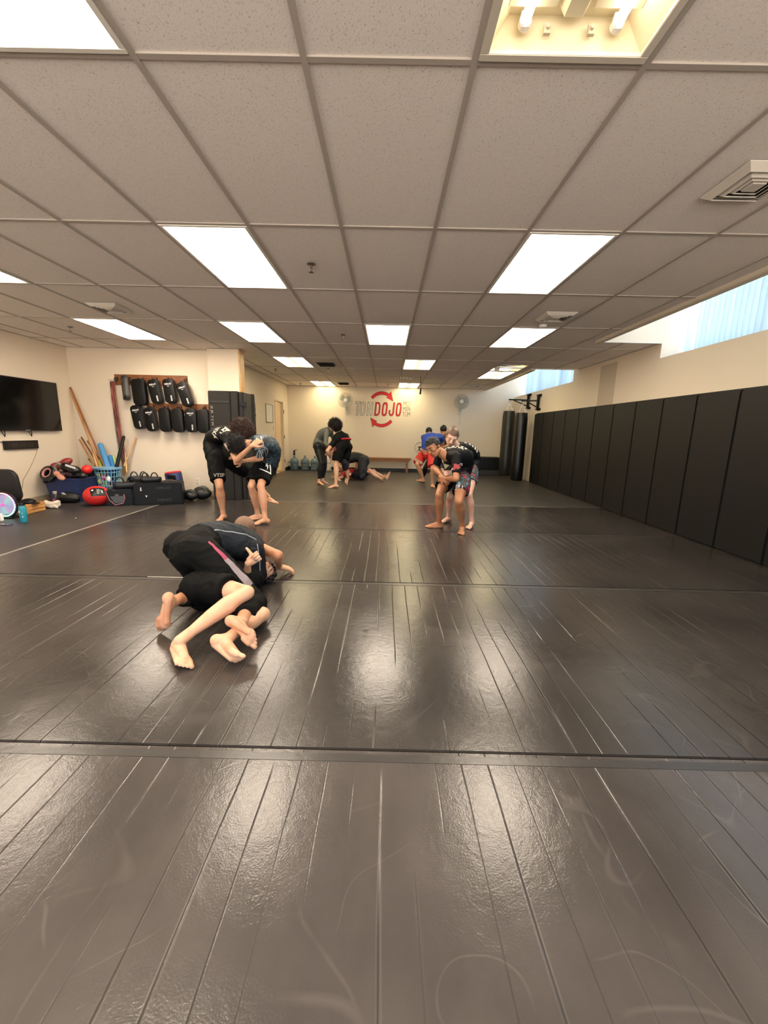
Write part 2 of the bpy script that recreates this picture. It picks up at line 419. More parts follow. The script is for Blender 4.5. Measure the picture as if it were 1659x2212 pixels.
# ---- floor and mats
m_sub = mat('floor_base', '#191818', .8)
struct(build(MB().box2((XL, YF, -.07), (XR, YB, -.042)), 'floor', m_sub, smooth=False))
def mat_floor(name, grooves=True, rough=.33, seed=0, tone='#3b3735'):
    m = bpy.data.materials.new(name); m.use_nodes = True
    nt = m.node_tree; L = nt.links; b = nt.nodes['Principled BSDF']
    tc = N(nt, 'ShaderNodeTexCoord'); P = tc.outputs['Object']
    def noise(scale, sc=(1, 1, 1), det=4, dist=0, off=(0, 0, 0)):
        mp = N(nt, 'ShaderNodeMapping'); mp.inputs['Scale'].default_value = sc; mp.inputs['Location'].default_value = (off[0]+seed*3.1, off[1], off[2]); L.new(P, mp.inputs[0])
        n = N(nt, 'ShaderNodeTexNoise'); n.inputs['Scale'].default_value = scale; n.inputs['Detail'].default_value = det; n.inputs['Distortion'].default_value = dist
        L.new(mp.outputs[0], n.inputs['Vector']); return n.outputs['Fac']
    def ramp(f, p0, c0, p1, c1):
        r = N(nt, 'ShaderNodeMapRange'); r.inputs[1].default_value = p0; r.inputs[2].default_value = p1; r.inputs[3].default_value = c0; r.inputs[4].default_value = c1; L.new(f, r.inputs[0]); return r.outputs[0]
    def math_(op, a, c):
        n = N(nt, 'ShaderNodeMath', operation=op)
        for k, q in enumerate((a, c)):
            if isinstance(q, (int, float)): n.inputs[k].default_value = q
            else: L.new(q, n.inputs[k])
        return n.outputs[0]
    big = noise(1.3, det=6, dist=.2); scuff = None
    s1 = noise(7, (1, .5, 1), 5, 0, (4, 4, 0))
    ln = []
    for sc_, off_ in ((1.6, (2, 8, 0)), (2.4, (11, 3, 0)), (1.2, (6, 16, 0))):
        q_ = noise(sc_, det=1, off=off_); q_ = math_('ABSOLUTE', math_('SUBTRACT', q_, .5), 0)
        ln.append(math_('MULTIPLY', ramp(q_, 0, 1, .006, 0), ramp(noise(3.1, det=2, off=(off_[1], off_[0], 0)), .5, 0, .62, 1)))
    sl = math_('MINIMUM', math_('ADD', math_('ADD', ln[0], ln[1]), ln[2]), 1)
    base = math_('ADD', ramp(big, .3, .78, .7, 1.28), math_('ADD', math_('MULTIPLY', math_('SUBTRACT', s1, .5), .5), math_('MULTIPLY', sl, .38)))
    c = N(nt, 'ShaderNodeMix', data_type='RGBA', blend_type='MULTIPLY'); c.inputs[0].default_value = 1; c.inputs[6].default_value = (*lin(tone), 1)
    L.new(base, c.inputs[7]); L.new(c.outputs[2], b.inputs['Base Color'])
    rg = math_('ADD', ramp(big, .3, rough-.03, .7, rough+.03), math_('MULTIPLY', math_('SUBTRACT', s1, .5), .05)); L.new(rg, b.inputs['Roughness'])
    b.inputs['Specular IOR Level'].default_value = .42
    fine = noise(170, det=3); wrin = noise(16, det=5, dist=1.5, off=(3, 3, 0))
    vo = N(nt, 'ShaderNodeTexVoronoi', feature='DISTANCE_TO_EDGE'); vo.inputs['Scale'].default_value = 110; L.new(P, vo.inputs['Vector'])
    h = math_('ADD', math_('MULTIPLY', fine, .30), math_('MULTIPLY', wrin, .8))
    h = math_('ADD', h, math_('MULTIPLY', vo.outputs['Distance'], .25))
    h = math_('ADD', h, math_('MULTIPLY', noise(5.0, (1, .7, 1), 2), 1.6))
    if grooves:
        sp = N(nt, 'ShaderNodeSeparateXYZ'); L.new(P, sp.inputs[0])
        wob = math_('MULTIPLY', math_('SUBTRACT', noise(.9, (.3, 1, 1), 2), .5), .035)
        x = math_('ADD', sp.outputs[0], wob)
        fr = math_('FRACT', math_('ADD', math_('DIVIDE', x, .1), .43+seed*.37), 0)
        d = math_('ABSOLUTE', math_('SUBTRACT', fr, .5), 0)
        gv = ramp(d, 0, 1, .035, 0)
        mask = ramp(noise(1.0, (5, .8, 1), 2, 0, (seed*7, 1, 0)), .42, 0, .56, 1)
        gv = math_('MULTIPLY', gv, mask)
        h = math_('SUBTRACT', h, math_('MULTIPLY', gv, 1.1))
        dk = N(nt, 'ShaderNodeMix', data_type='RGBA', blend_type='MIX'); L.new(math_('MULTIPLY', gv, .55), dk.inputs[0]); L.new(c.outputs[2], dk.inputs[6]); dk.inputs[7].default_value = (*lin('#171615'), 1)
        wr = math_('MULTIPLY', ramp(d, .04, 1, .09, 0), math_('MULTIPLY', ramp(d, .035, 0, .045, 1), math_('MULTIPLY', mask, ramp(noise(1.5, (6, .6, 1), 2, 0, (2, seed*5, 0)), .5, 0, .6, .35))))
        lt = N(nt, 'ShaderNodeMix', data_type='RGBA', blend_type='MIX'); L.new(wr, lt.inputs[0]); L.new(dk.outputs[2], lt.inputs[6]); lt.inputs[7].default_value = (*lin('#8a8580'), 1)
        L.new(lt.outputs[2], b.inputs['Base Color'])
    bp = N(nt, 'ShaderNodeBump'); bp.inputs['Strength'].default_value = .55; bp.inputs['Distance'].default_value = .0018
    L.new(h, bp.inputs['Height']); L.new(bp.outputs[0], b.inputs['Normal'])
    return m
MX = -3.6
rolls = [(YF+.02, 1.378, 'black vinyl mat strip nearest the camera at the bottom of the picture'), (1.384, 3.182, 'black vinyl mat strip under the kneeling pair in the foreground'),
         (3.188, 5.012, 'black vinyl mat strip beyond the kneeling pair, before the front standing pairs'), (5.018, 6.93, 'black vinyl mat strip under the curly haired wrestler, before the smooth far mat')]
for k, (y0, y1, lab) in enumerate(rolls):
    o = build(MB().box2((MX, y0, -.04), (XR-.02, y1, 0)), 'floor_mat', mat_floor('mat_vinyl_%d' % k, True, .205+.004*k, k, ('#4b4643', '#393532', '#34302e', '#34302e')[k]), bevel=.004)
    tag(o, lab, 'mat', 'roll-out floor mats')
    if k in (0, 1, 2):
        tp = MB().box2((MX+.3, y1-.058, .0003), (XR-.3, y1-.02, .0013)); build(tp, 'seam_tape', mat('seam_tape_vinyl', '#3a3735', .28, bump=.5, bscale=30), o, bevel=.0004)
o = build(MB().box2((XD+.01, 6.936, -.04), (XR-.02, YB-.02, 0)), 'floor_mat', mat_floor('mat_smooth', False, .40, 6), bevel=.004); tag(o, 'smooth dark mat covering the far end of the room', 'mat', 'roll-out floor mats')
o = build(MB().box2((XL+.02, YF+.02, -.04), (MX-.005, YA-.02, 0)), 'floor_mat', mat_floor('mat_side', False, .45, 9), bevel=.004); tag(o, 'smooth dark mat strip along the left wall under the gear pile', 'mat', 'roll-out floor mats')
o = build(MB().box2((MX, 6.936, -.04), (XD+.005, YA-.02, 0)), 'floor_mat', MATS.get('x') or mat_floor('mat_filler', False, .45, 3), bevel=.004); tag(o, 'small filler mat in front of the pier by the black gear bags', 'mat', 'roll-out floor mats')
m_worn = mat('worn_tape', '#8d877f', .5, var=.6, vscale=6)
y_ = YF+.5; rnd = random.Random(5)
wt = MB()
while y_ < 6.7: L_ = rnd.uniform(.5, 1.4); wt.box2((MX-.02, y_, .0004), (MX+.012, y_+L_, .0012)); y_ += L_
tag(build(wt, 'floor_tape', m_worn, smooth=False), 'worn pale tape line running along the left mat seam', 'tape')
tag(build(MB().box2((-2.5, 6.926, .0004), (3.1, 6.94, .0012)), 'floor_tape', m_worn, smooth=False), 'thin pale tape line across the mat before the smooth far mat', 'tape')
tag(build(MB().box2((-1.95, 3.179, .0016), (-1.55, 3.191, .0022)), 'floor_tape', mat('worn_tape_light', '#b5b0a8', .5), smooth=False), 'short pale worn piece of tape left of the kneeling man', 'tape')
# scuff marks: black cross marks on the mat
m_mark = mat('scuff_black', '#0a0a0a', .5)
s = MB(); q = atz(790, 1362, .0008)
for a, ln in ((.2, .05), (1.7, .045), (2.6, .03), (.9, .025)): s.box(q, (ln, .004, .0006), Matrix.Rotation(a, 3, 'Z'))
q2 = atz(788, 1375, .0008); tag(build(MB().box(q2, (.02, .004, .0006)).box(q2, (.004, .025, .0006)), 'scuff_mark', m_mark), 'tiny black scuff just below the star shaped one', 'mark')
tag(build(s, 'scuff_mark', m_mark), 'small black star shaped scuff on the middle of the mat', 'mark')
s = MB(); q = atz(965, 1394, .0006); s.prism([(.03*math.cos(t)*(1+.2*math.sin(3*t)), .016*math.sin(t)) for t in [k*PI/8 for k in range(16)]], .0006, q, (1, 0, 0), (0, 1, 0))
tag(build(s, 'stain', mat('stain_dark', '#151413', .6)), 'round dark stain on the mat right of the star shaped scuff', 'mark')
# baseboards
struct(build(MB().box2((XD, YB-.012, 0), (XR-.0, YB, .1)), 'baseboard_back', m_black, smooth=False))
struct(build(MB().box2((XD, 7.5, 0), (XD+.01, DY0-.06, .1)).box2((XD, DY1+.06, 0), (XD+.01, YB, .1)), 'baseboard_divider', m_black, smooth=False))
struct(build(MB().box2((XL, YA-.012, 0), (XD, YA, .09)).box2((XL, YF, 0), (XL+.012, YA, .09)), 'baseboard_left', mat('tan_base', '#b7a487', .6), smooth=False))

# ---- doorway and what shows through it
m_cas = mat('door_casing_paint', '#cfc3ae', .5)
df = MB()
for y in (DY0, DY1): df.box2((XD-.12, y-.03, 0), (XD+.012, y+.03, DZ+.03))
df.box2((XD-.12, DY0, DZ-.005), (XD+.012, DY1, DZ+.03))
dd = struct(build(df, 'door_1', m_cas, bevel=.004))
sl = MB().box2((XD-.95, DY1-.075, .01), (XD-.06, DY1-.035, DZ-.02)); build(sl, 'door_leaf', mat('door_leaf_paint', '#d8c7a4', .45), dd, bevel=.003)
for z in (.3, 1.0, 1.72):
    build(MB().box2((XD+.012, DY1-.01, z-.055), (XD+.02, DY1+.045, z+.055)).cyl((XD+.022, DY1+.0, z-.055), (XD+.022, DY1+.0, z+.055), .008), 'hinge', mat('hinge_steel', '#6d675c', .35, .8), dd)
w = MB(); w.box2((-5.9, YA+.14, -.05), (XD-.12, YB+.4, -.03)); w.box2((-6, YA+.14, -.03), (-5.9, YB+.4, 2.6)); w.box2((-5.9, YB+.3, -.03), (XD-.12, YB+.4, 2.6)); w.box2((-5.9, 9.5, -.03), (XD-.12, 9.6, 2.6)); w.box2((-5.9, 9.6, 2.55), (XD-.12, YB+.4, 2.65))
struct(build(w, 'wall_side_room', mat('side_room_paint', '#e6cfa4', .8), smooth=False))
ld = bpy.data.lights.new('side_room_fill_lamp', 'AREA'); ld.energy = 28; ld.size = .6; ld.color = (1, .8, .55)  # unseen area lamp, added to light the room behind the doorway
lo = bpy.data.objects.new('side_room_fill_lamp', ld); lo.location = (-4.3, 11.6, 2.5); col.objects.link(lo)
sh = thing('shelf', (-4.6, 12.85, 0), 'dark brown shelf seen through the doorway', 'shelf')
m_dk = wood('dark_shelf_wood', '#3a1d12', '#55301c', (3, 3, 20))
f = MB()
for z in (.04, .62, .9, 1.4): f.box2((-5.2, 12.7, z-.015), (-3.7, 13.0, z+.015))
for x in (-5.2, -4.3, -3.7): f.box2((x-.02, 12.7, 0), (x+.02, 13.0, 1.4))
build(f, 'rack', m_dk, sh, bevel=.003)
build(MB().box2((-5.15, 12.98, .05), (-3.75, 13.0, 1.38)), 'back_panel', m_dk, sh, smooth=False)
pf = thing('picture_frame', (-4.24, 12.66, 1.08), 'white framed picture behind the doorway', 'picture')
build(MB().box2((-4.40, 12.64, .93), (-4.05, 12.66, 1.28)), 'mount', m_white, pf, bevel=.003); build(MB().box2((-4.34, 12.632, .99), (-4.11, 12.64, 1.22)), 'print', mat('photo_print', '#6a6a66', .5, var=.8, vscale=9), pf, smooth=False)
tl = thing('table_lamp', (-4.2, 12.85, 1.415), 'glowing orange lamp on the dark shelf behind the doorway', 'lamp')
build(MB().lathe([(.03, 0), (.05, .02), (.02, .06), (.02, .14)], (-4.2, 12.85, 1.415)), 'base', m_dk, tl); build(MB().lathe([(.13, .12), (.08, .32)], (-4.2, 12.85, 1.415)), 'lamp_shade', mat('lamp_shade_orange', '#e07a30', .6, emit='#ff8a3c', estr=1.2), tl)
wb = thing('wall_panel', (XD+.005, 10.7, 1.6), 'white access panel with thin grey frame on the divider wall', 'panel')
build(MB().box2((XD, 10.42, 1.4), (XD+.01, 11.0, 1.83)), 'door_plate', mat('panel_white', '#e6e1d6', .5), wb, smooth=False)
f = MB()
for a, b in (((10.4, 1.38), (11.02, 1.395)), ((10.4, 1.825), (11.02, 1.84)), ((10.4, 1.38), (10.415, 1.84)), ((11.005, 1.38), (11.02, 1.84))): f.box2((XD, a[0], a[1]), (XD+.018, b[0], b[1]))
build(f, 'frame', mat('panel_frame_grey', '#8b857a', .5), wb, smooth=False)
sw = tag(build(MB().box2((XD, 11.04, 1.18), (XD+.008, 11.11, 1.3)).box2((XD, 11.065, 1.22), (XD+.014, 11.085, 1.26)), 'light_switch', mat('switch_plate', '#cfc8b8', .4), bevel=.002), 'light switch on the wall beside the doorway', 'switch')

# ---- windows: frame, glass, vertical blinds
m_glass = bpy.data.materials.new('window_glass'); m_glass.use_nodes = True
nt = m_glass.node_tree; nt.nodes.clear(); out = N(nt, 'ShaderNodeOutputMaterial'); mx = N(nt, 'ShaderNodeMixShader'); tr = N(nt, 'ShaderNodeBsdfTransparent'); gl = N(nt, 'ShaderNodeBsdfGlossy'); gl.inputs['Roughness'].default_value = .02; mx.inputs[0].default_value = .06
tr.inputs[0].default_value = (.93, .97, 1, 1)
nt.links.new(tr.outputs[0], mx.inputs[1]); nt.links.new(gl.outputs[0], mx.inputs[2]); nt.links.new(mx.outputs[0], out.inputs[0])
m_bl = bpy.data.materials.new('blind_vinyl'); m_bl.use_nodes = True
nt = m_bl.node_tree; nt.nodes.clear(); out = N(nt, 'ShaderNodeOutputMaterial'); mx = N(nt, 'ShaderNodeMixShader'); df_ = N(nt, 'ShaderNodeBsdfDiffuse'); ts = N(nt, 'ShaderNodeBsdfTranslucent')
df_.inputs[0].default_value = (.75, .82, .86, 1); ts.inputs[0].default_value = (.62, .74, .80, 1); mx.inputs[0].default_value = .5
nt.links.new(df_.outputs[0], mx.inputs[1]); nt.links.new(ts.outputs[0], mx.inputs[2]); nt.links.new(mx.outputs[0], out.inputs[0])
for k, (y0, y1) in enumerate(((S1N, S1), (S2+.2, YB))):
    f = MB(); x = XG+.05
    f.box2((x-.02, y0, SILL), (x+.03, y1, SILL+.05)); f.box2((x-.02, y0, TOPZ-.06), (x+.03, y1, TOPZ))
    n = max(3, round((y1-y0)/1.25))
    for q in range(n+1): yy = y0+(y1-y0)*q/n; f.box2((x-.02, yy-.025, SILL), (x+.03, yy+.025, TOPZ))
    wn = struct(build(f, 'window_%d' % (k+1), mat('window_alu', '#dfe4e6', .4), bevel=.003))
    build(MB().box2((x, y0, SILL), (x+.006, y1, TOPZ)), 'glass', m_glass, wn, smooth=False)
    vb = thing('vertical_blind', (XG-.04, (y0+y1)/2, TOPZ), 'pale blue vertical blinds in the near right window' if k == 0 else 'pale blue vertical blinds in the far right window', 'blind')
    build(MB().box2((XG-.06, y0+.05, TOPZ-.05), (XG-.02, y1-.02, TOPZ-.01)), 'head_rail', m_white, vb, smooth=False)
    s = MB(); y = y0+.08; rnd = random.Random(k)
    while y < y1-.05:
        a = .9+.35*math.sin(y*2.3+k)+rnd.uniform(-.12, .12)
        if rnd.random() < .09: y += .1; continue
        s.box((XG-.04, y, (SILL+.02+TOPZ-.05)/2), (.001, .088, TOPZ-SILL-.08), Matrix.Rotation(a, 3, 'Z')); y += .082
    sl = build(s, 'slats', m_bl, vb, smooth=False)
    c = MB().cyl((XG-.075, y1-.45, SILL+.25), (XG-.075, y1-.45, TOPZ-.05), .004, n=6); build(c, 'wand', m_white, vb)

# ---- sky and daylight portals
wd = bpy.data.worlds.new('sky'); scene.world = wd; wd.use_nodes = True
nt = wd.node_tree; bg = nt.nodes['Background']; tc = N(nt, 'ShaderNodeTexCoord'); sp = N(nt, 'ShaderNodeSeparateXYZ'); rp = N(nt, 'ShaderNodeValToRGB'); mr = N(nt, 'ShaderNodeMapRange'); mr.inputs[1].default_value = -1; mr.inputs[2].default_value = 1
e = rp.color_ramp.elements; e[0].position = .47; e[0].color = (1.7, 1.58, 1.45, 1); e[1].position = .53; e[1].color = (.48, .72, 1, 1); q = e.new(1.0); q.color = (.34, .58, 1, 1)  # lower half is ground, set brighter than the sky to light the ceiling
nt.links.new(tc.outputs['Generated'], sp.inputs[0]); nt.links.new(sp.outputs[2], mr.inputs[0]); nt.links.new(mr.outputs[0], rp.inputs[0]); nt.links.new(rp.outputs[0], bg.inputs['Color']); SKY = 4.5; bg.inputs['Strength'].default_value = SKY
for k, (y0, y1) in enumerate(((S1N, S1), (S2+.2, YB))):
    ld = bpy.data.lights.new('daylight_portal', 'AREA'); ld.shape = 'RECTANGLE'; ld.size = y1-y0; ld.size_y = TOPZ-SILL; ld.cycles.is_portal = True
    lo = bpy.data.objects.new('daylight_portal', ld); lo.location = (XG+.12, (y0+y1)/2, (SILL+TOPZ)/2); lo.rotation_euler = (PI/2, 0, PI/2); col.objects.link(lo)
f = MB()  # storefront window added out of view, brings in fill daylight
for x in (-4.9, -3.57, -2.23, -.95, -.65, .67, 1.98, 3.25): f.box2((x, YF-.1, .4), (x+.05, YF-.04, 2.3))
f.box2((-4.9, YF-.1, .4), (3.3, YF-.04, .45)); f.box2((-4.9, YF-.1, 2.25), (3.3, YF-.04, 2.3))
w3 = struct(build(f, 'window_3', mat('window_alu', '#dfe4e6', .4), bevel=.003))
m_tg = m_glass.copy(); m_tg.name = 'added_window_glass'
for n_ in m_tg.node_tree.nodes:
    if n_.type == 'BSDF_TRANSPARENT': n_.inputs[0].default_value = (.97, .95, .92, 1)
build(MB().box2((-4.9, YF-.075, .4), (3.3, YF-.07, 2.3)), 'glass', m_tg, w3, smooth=False)
ya_, yb_ = atx(1326, 850, XR).y, atx(1292, 850, XR).y
tag(build(MB().box2((XR-.002, ya_, 1.75), (XR, yb_, 2.45)), 'paint_patch', mat('paint_patch', '#c3b5a1', .8), smooth=False), 'slightly darker repainted patch on the right wall above the padding', 'patch')
ld = bpy.data.lights.new('daylight_portal', 'AREA'); ld.shape = 'RECTANGLE'; ld.size = 8.2; ld.size_y = 1.9; ld.cycles.is_portal = True
lo = bpy.data.objects.new('daylight_portal', ld); lo.location = (-.8, YF-.12, 1.35); lo.rotation_euler = (PI/2, 0, 0); col.objects.link(lo)
scene.view_settings.view_transform = 'Standard'; scene.view_settings.look = 'None'; scene.view_settings.gamma = 1; scene.view_settings.use_curve_mapping = False
scene.view_settings.exposure = 0.5
scene.cycles.use_denoising = True
scene.cycles.max_bounces = 8; scene.cycles.diffuse_bounces = 5; scene.cycles.sample_clamp_indirect = 8
scene.cycles.caustics_reflective = False; scene.cycles.caustics_refractive = False
# ================================================================== FIXTURES AND GEAR
X3, Y3, Z3 = V((1, 0, 0)), V((0, 1, 0)), V((0, 0, 1))
m_blk = mat('black_vinyl', '#0b0b0b', .45, spec=.3, bump=.3, bscale=40)
m_blk2 = mat('black_leather', '#0f0e0e', .35, bump=.4, bscale=70)
m_blkm = mat('black_metal', '#1a1a1a', .4, .6)
m_steel = mat('chrome', '#c8c8c8', .25, 1)
m_wht = mat('print_white', '#e8e8e6', .5)
m_grey = mat('grey_vinyl', '#5b5753', .5)
# ---- wall padding
m_pad = mat('wall_pad_vinyl', '#141413', .5, spec=.3, bump=.25, bscale=50)
pad = None
for k in range(14):
    y1 = 10.655-k*.615; p = (XR-.08, y1-.305, .02)
    if pad is None:
        pad = thing('wall_pad', p, 'tall black padded panel, one of the even row on the right wall', 'wall pad', 'black wall padding along the right wall')
        build(MB().box2((XR-.08, y1-.611, .004), (XR-.03, y1-.002, 1.735)), 'cushion', m_pad, pad, bevel=.012)
        build(MB().box2((XR-.03, y1-.612, .004), (XR-.004, y1-.002, 1.755)), 'backing_board', mat('pad_board', '#1a1918', .7), pad, smooth=False)
        build(MB().cyl((XR-.085, y1-.305, 1.715), (XR-.07, y1-.305, 1.715), .009, n=10), 'rivet', m_blkm, pad)
    else: dup(pad, p)
# ---- ceiling vents
m_vent = mat('vent_paint', '#d6cfc4', .5); m_vdk = mat('vent_dark', '#1a1817', .8)
def vent(x, y, s, lab, dark=False, loc0=None):
    r = thing('ceiling_vent', (x, y, CEIL), lab, 'vent', 'square ceiling air diffusers')
    h = s/2; f = MB()
    def ring(ro, zo, ri, zi):
        a = [(x-ro, y-ro, zo), (x+ro, y-ro, zo), (x+ro, y+ro, zo), (x-ro, y+ro, zo)]; b = [(x-ri, y-ri, zi), (x+ri, y-ri, zi), (x+ri, y+ri, zi), (x-ri, y+ri, zi)]
        b2 = [(p[0], p[1], p[2]+.004) for p in b]; a2 = [(p[0], p[1], p[2]+.004) for p in a]
        f.rings([a, b, b2, a2], cap=False, closed=True)
    ring(h, CEIL-.002, h-.035, CEIL-.028); build(f, 'frame', m_vdk if dark else m_vent, r, smooth=False)
    for q in (1, 2, 3):
        f = MB(); ro = h-.035-.028*q
        if ro > .03: ring(ro+.012, CEIL-.012, ro-.012, CEIL-.030); build(f, 'louver', m_vdk if dark else m_vent, r, smooth=False)
    build(MB().box2((x-.035, y-.035, CEIL-.03), (x+.035, y+.035, CEIL-.026)), 'centre_plate', m_vdk if dark else m_vent, r, smooth=False)
    build(MB().box2((x-h+.02, y-h+.02, CEIL-.002), (x+h-.02, y+h-.02, CEIL)), 'throat', m_vdk, r, smooth=False)
vent(1.855, 2.39, .32, 'near square ceiling vent cut off by the right edge of the picture')
vent(-3.14, 4.91, .33, 'square ceiling vent on the left, in front of the narrow light over the alcove')
vent(1.85, 4.88, .34, 'square ceiling vent on the right between two lit panels')
vent(-1.25, 8.58, .34, 'dark square ceiling vent beside the yellowish light, left of middle', True)
vent(-1.25, 11.9, .3, 'small far dark ceiling vent above the left wall fan', True)
vent(2.35, 11.7, .33, 'small far ceiling vent by the edge of the far light well')
# ---- sprinklers
m_chr = mat('sprinkler_brass', '#8d8478', .3, .9)
def sprinkler(x, y, lab, first=[None]):
    if first[0] is None:
        r = thing('sprinkler', (x, y, CEIL), lab, 'sprinkler', 'ceiling sprinkler heads'); first[0] = r
        build(MB().lathe([(.034, 0), (.034, -.004), (.02, -.01), (.012, -.012)], (x, y, CEIL)), 'escutcheon', m_chr, r)
        build(MB().cyl((x, y, CEIL), (x, y, CEIL-.035), .009).cyl((x-.012, y, CEIL-.033), (x-.006, y, CEIL-.06), .0025).cyl((x+.012, y, CEIL-.033), (x+.006, y, CEIL-.06), .0025).cyl((x, y, CEIL-.033), (x, y, CEIL-.058), .003), 'nozzle', m_chr, r)
        build(MB().lathe([(.006, -.058), (.02, -.06), (.021, -.063), (.004, -.064)], (x, y, CEIL)), 'deflector', m_chr, r)
    else: dup(first[0], (x, y, CEIL), label=lab)
for x, y, lab in ((-.635, 3.567, 'nearest ceiling sprinkler, right of the big left light'), (-.637, 5.99, 'ceiling sprinkler left of the middle light panel'), (-4.32, 5.87, 'ceiling sprinkler near the left wall above the television'),
                  (-2.485, 9.39, 'ceiling sprinkler behind the pier on the left'), (-2.5, 12.1, 'far ceiling sprinkler in the back left corner'), (-.003, 11.87, 'far ceiling sprinkler above the mural'),
                  (1.76, 9.77, 'ceiling sprinkler left of the far window light'), (-1.29, 9.15, 'ceiling sprinkler just behind the dark vent')): sprinkler(x, y, lab)
sm = thing('smoke_detector', (1.85, 5.26, CEIL), 'flat round smoke detector between the right vent and the light behind it', 'smoke detector')
build(MB().lathe([(.045, 0), (.045, -.012), (.03, -.028), (.001, -.03)], (1.85, 5.26, CEIL)), 'housing', m_white, sm)
# lifted tile with flap by the far window
lt = thing('lifted_tile', (2.4, 8.85, CEIL), 'ceiling tile pushed up leaving a dark gap beside the light near the far window', 'ceiling tile')
build(MB().box((GX(5)+.25, 8.62, CEIL+.10), (.5, .36, .016), Matrix.Rotation(.35, 3, 'X')), 'panel', m_tile, lt, smooth=False)
build(MB().box((GX(5)+.13, 8.84, CEIL+.02), (.10, .02, .12), Matrix.Rotation(.6, 3, 'X')), 'flap', m_white, lt, smooth=False)
# hanging mic
hm = thing('hanging_microphone', (.77, 10.0, CEIL), 'black microphone hanging on a cable from the ceiling by the mural', 'microphone')
build(MB().tube([(.77, 10, CEIL), (.768, 10, CEIL-.15), (.775, 10, CEIL-.32)], .006), 'cable', m_blkm, hm); build(MB().capsule((.775, 10, CEIL-.30), (.765, 9.99, CEIL-.40), .016, .022), 'capsule', m_blkm, hm)
bx = thing('sensor_cluster', (.45, 10.35, CEIL), 'small silver fittings on the ceiling tile before the far middle light', 'sensor')
for q in range(4): build(MB().cyl((.3+.08*q, 10.35, CEIL), (.3+.08*q, 10.35, CEIL-.03), .018, .012), 'fitting', m_steel, bx)

# ---- television, clock, cord
tv = thing('television', (XL, 6.27, 1.5), 'large black flat television on the left wall', 'television')
build(MB().box2((XL+.035, 5.58, 1.115), (XL+.075, 6.95, 1.885)), 'screen_frame', mat('tv_plastic', '#0b0b0b', .35), tv, bevel=.004)
build(MB().box2((XL+.0755, 5.592, 1.13), (XL+.077, 6.938, 1.873)), 'screen', mat('tv_screen', '#050505', .16), tv, smooth=False)
build(MB().box2((XL, 6.1, 1.35), (XL+.035, 6.5, 1.65)), 'wall_mount', m_blkm, tv, smooth=False)
build(MB().box2((XL+.0755, 6.24, 1.118), (XL+.078, 6.32, 1.126)), 'badge', mat('badge_grey', '#9a9a9a', .4), tv, smooth=False)
for y in (5.88, 6.33):
    build(MB().tube([(XL+.03, y, 1.12), (XL+.05, y+.01, 1.06), (XL+.04, y+.04, 1.03), (XL+.03, y+.06, 1.07), (XL+.03, y+.05, 1.12)], .006), 'cable_loop', m_blkm, tv)
ck = thing('digital_clock', (XL, 6.2, .9), 'long black digital timer with dark unlit digits under the television', 'clock')
build(MB().box2((XL, 5.905, .842), (XL+.04, 6.475, .968)), 'case', mat('clock_case', '#0d0d0d', .4), ck, bevel=.003)
build(MB().box2((XL+.0402, 5.93, .86), (XL+.042, 6.45, .95)), 'face_panel', mat('clock_face', '#16130f', .3), ck, smooth=False)
build(text_mb(MB(), '88 88 88', (XL+.0425, 6.2, .905), (0, 1, 0), Z3, .085, .004, xscale=1.25), 'digits', mat('digit_dim', '#39322a', .5), ck, smooth=False)
build(MB().cyl((XL+.02, 5.86, .955), (XL+.02, 5.905, .955), .006), 'knob', m_blkm, ck)
cc = tag(build(MB().tube([(XL+.02, 6.47, .842), (XL+.012, 6.44, .76), (XL+.012, 6.36, .64), (XL+.02, 6.24, .5), (XL+.012, 6.14, .38), (XL+.012, 6.1, .25)], .0035), 'power_cord', mat('cord_tan', '#9b8468', .6)), 'thin cord trailing down from the digital timer', 'cord')
ol = thing('wall_outlet', (at(427.5, 1040, YA).x, YA, at(427.5, 1040, YA).z), 'white wall outlet between the padded box and the pier', 'outlet')
q = at(427.5, 1040, YA); build(MB().rbox((q.x, YA-.004, q.z), (.075, .008, .12), .008), 'cover_plate', mat('outlet_plate', '#e4dccb', .4), ol)
for dz in (-.028, .028): build(MB().rbox((q.x, YA-.009, q.z+dz), (.036, .004, .034), .012), 'socket', mat('outlet_socket', '#c9c0ad', .4), ol)

# ---- pad rack boards with hooks and thai pads
m_board = wood('rack_wood', '#6d3f20', '#8f5a30', (3, 30, 30))
def board(xa, xb, z0, z1, hooks, lab):
    r = thing('hook_board', ((xa+xb)/2, YA, (z0+z1)/2), lab, 'hook board', 'wooden hook boards')
    build(MB().box2((xa, YA-.025, z0), (xb, YA, z1)), 'board', m_board, r, bevel=.003)
    for hx in hooks:
        h = MB().capsule((hx, YA-.03, (z0+z1)/2+.03), (hx, YA-.045, (z0+z1)/2-.035), .016, .012); h.tube([(hx, YA-.04, (z0+z1)/2-.02), (hx, YA-.09, (z0+z1)/2-.03), (hx, YA-.105, (z0+z1)/2+.02)], .009)
        build(h, 'hook', mat('hook_dark', '#2a1811', .4), r)
HX = lambda px, py: at(px, py, YA-.03).x
board(at(248, 807, YA).x, at(405, 813, YA).x, 1.915, 2.09, [HX(x, 820) for x in (253, 281, 309, 339, 371, 402)], 'upper wooden hook board with pads, on the alcove wall')
board(at(318, 870, YA).x, at(452, 876, YA).x, 1.475, 1.62, [HX(x, 880) for x in (332, 362, 391, 443)], 'lower wooden hook board with pads, on the alcove wall')
m_tp = mat('thai_pad_black', '#090909', .45, spec=.3, bump=.25, bscale=90); m_ts = mat('thai_pad_side', '#3a3633', .5, bump=.3, bscale=60)
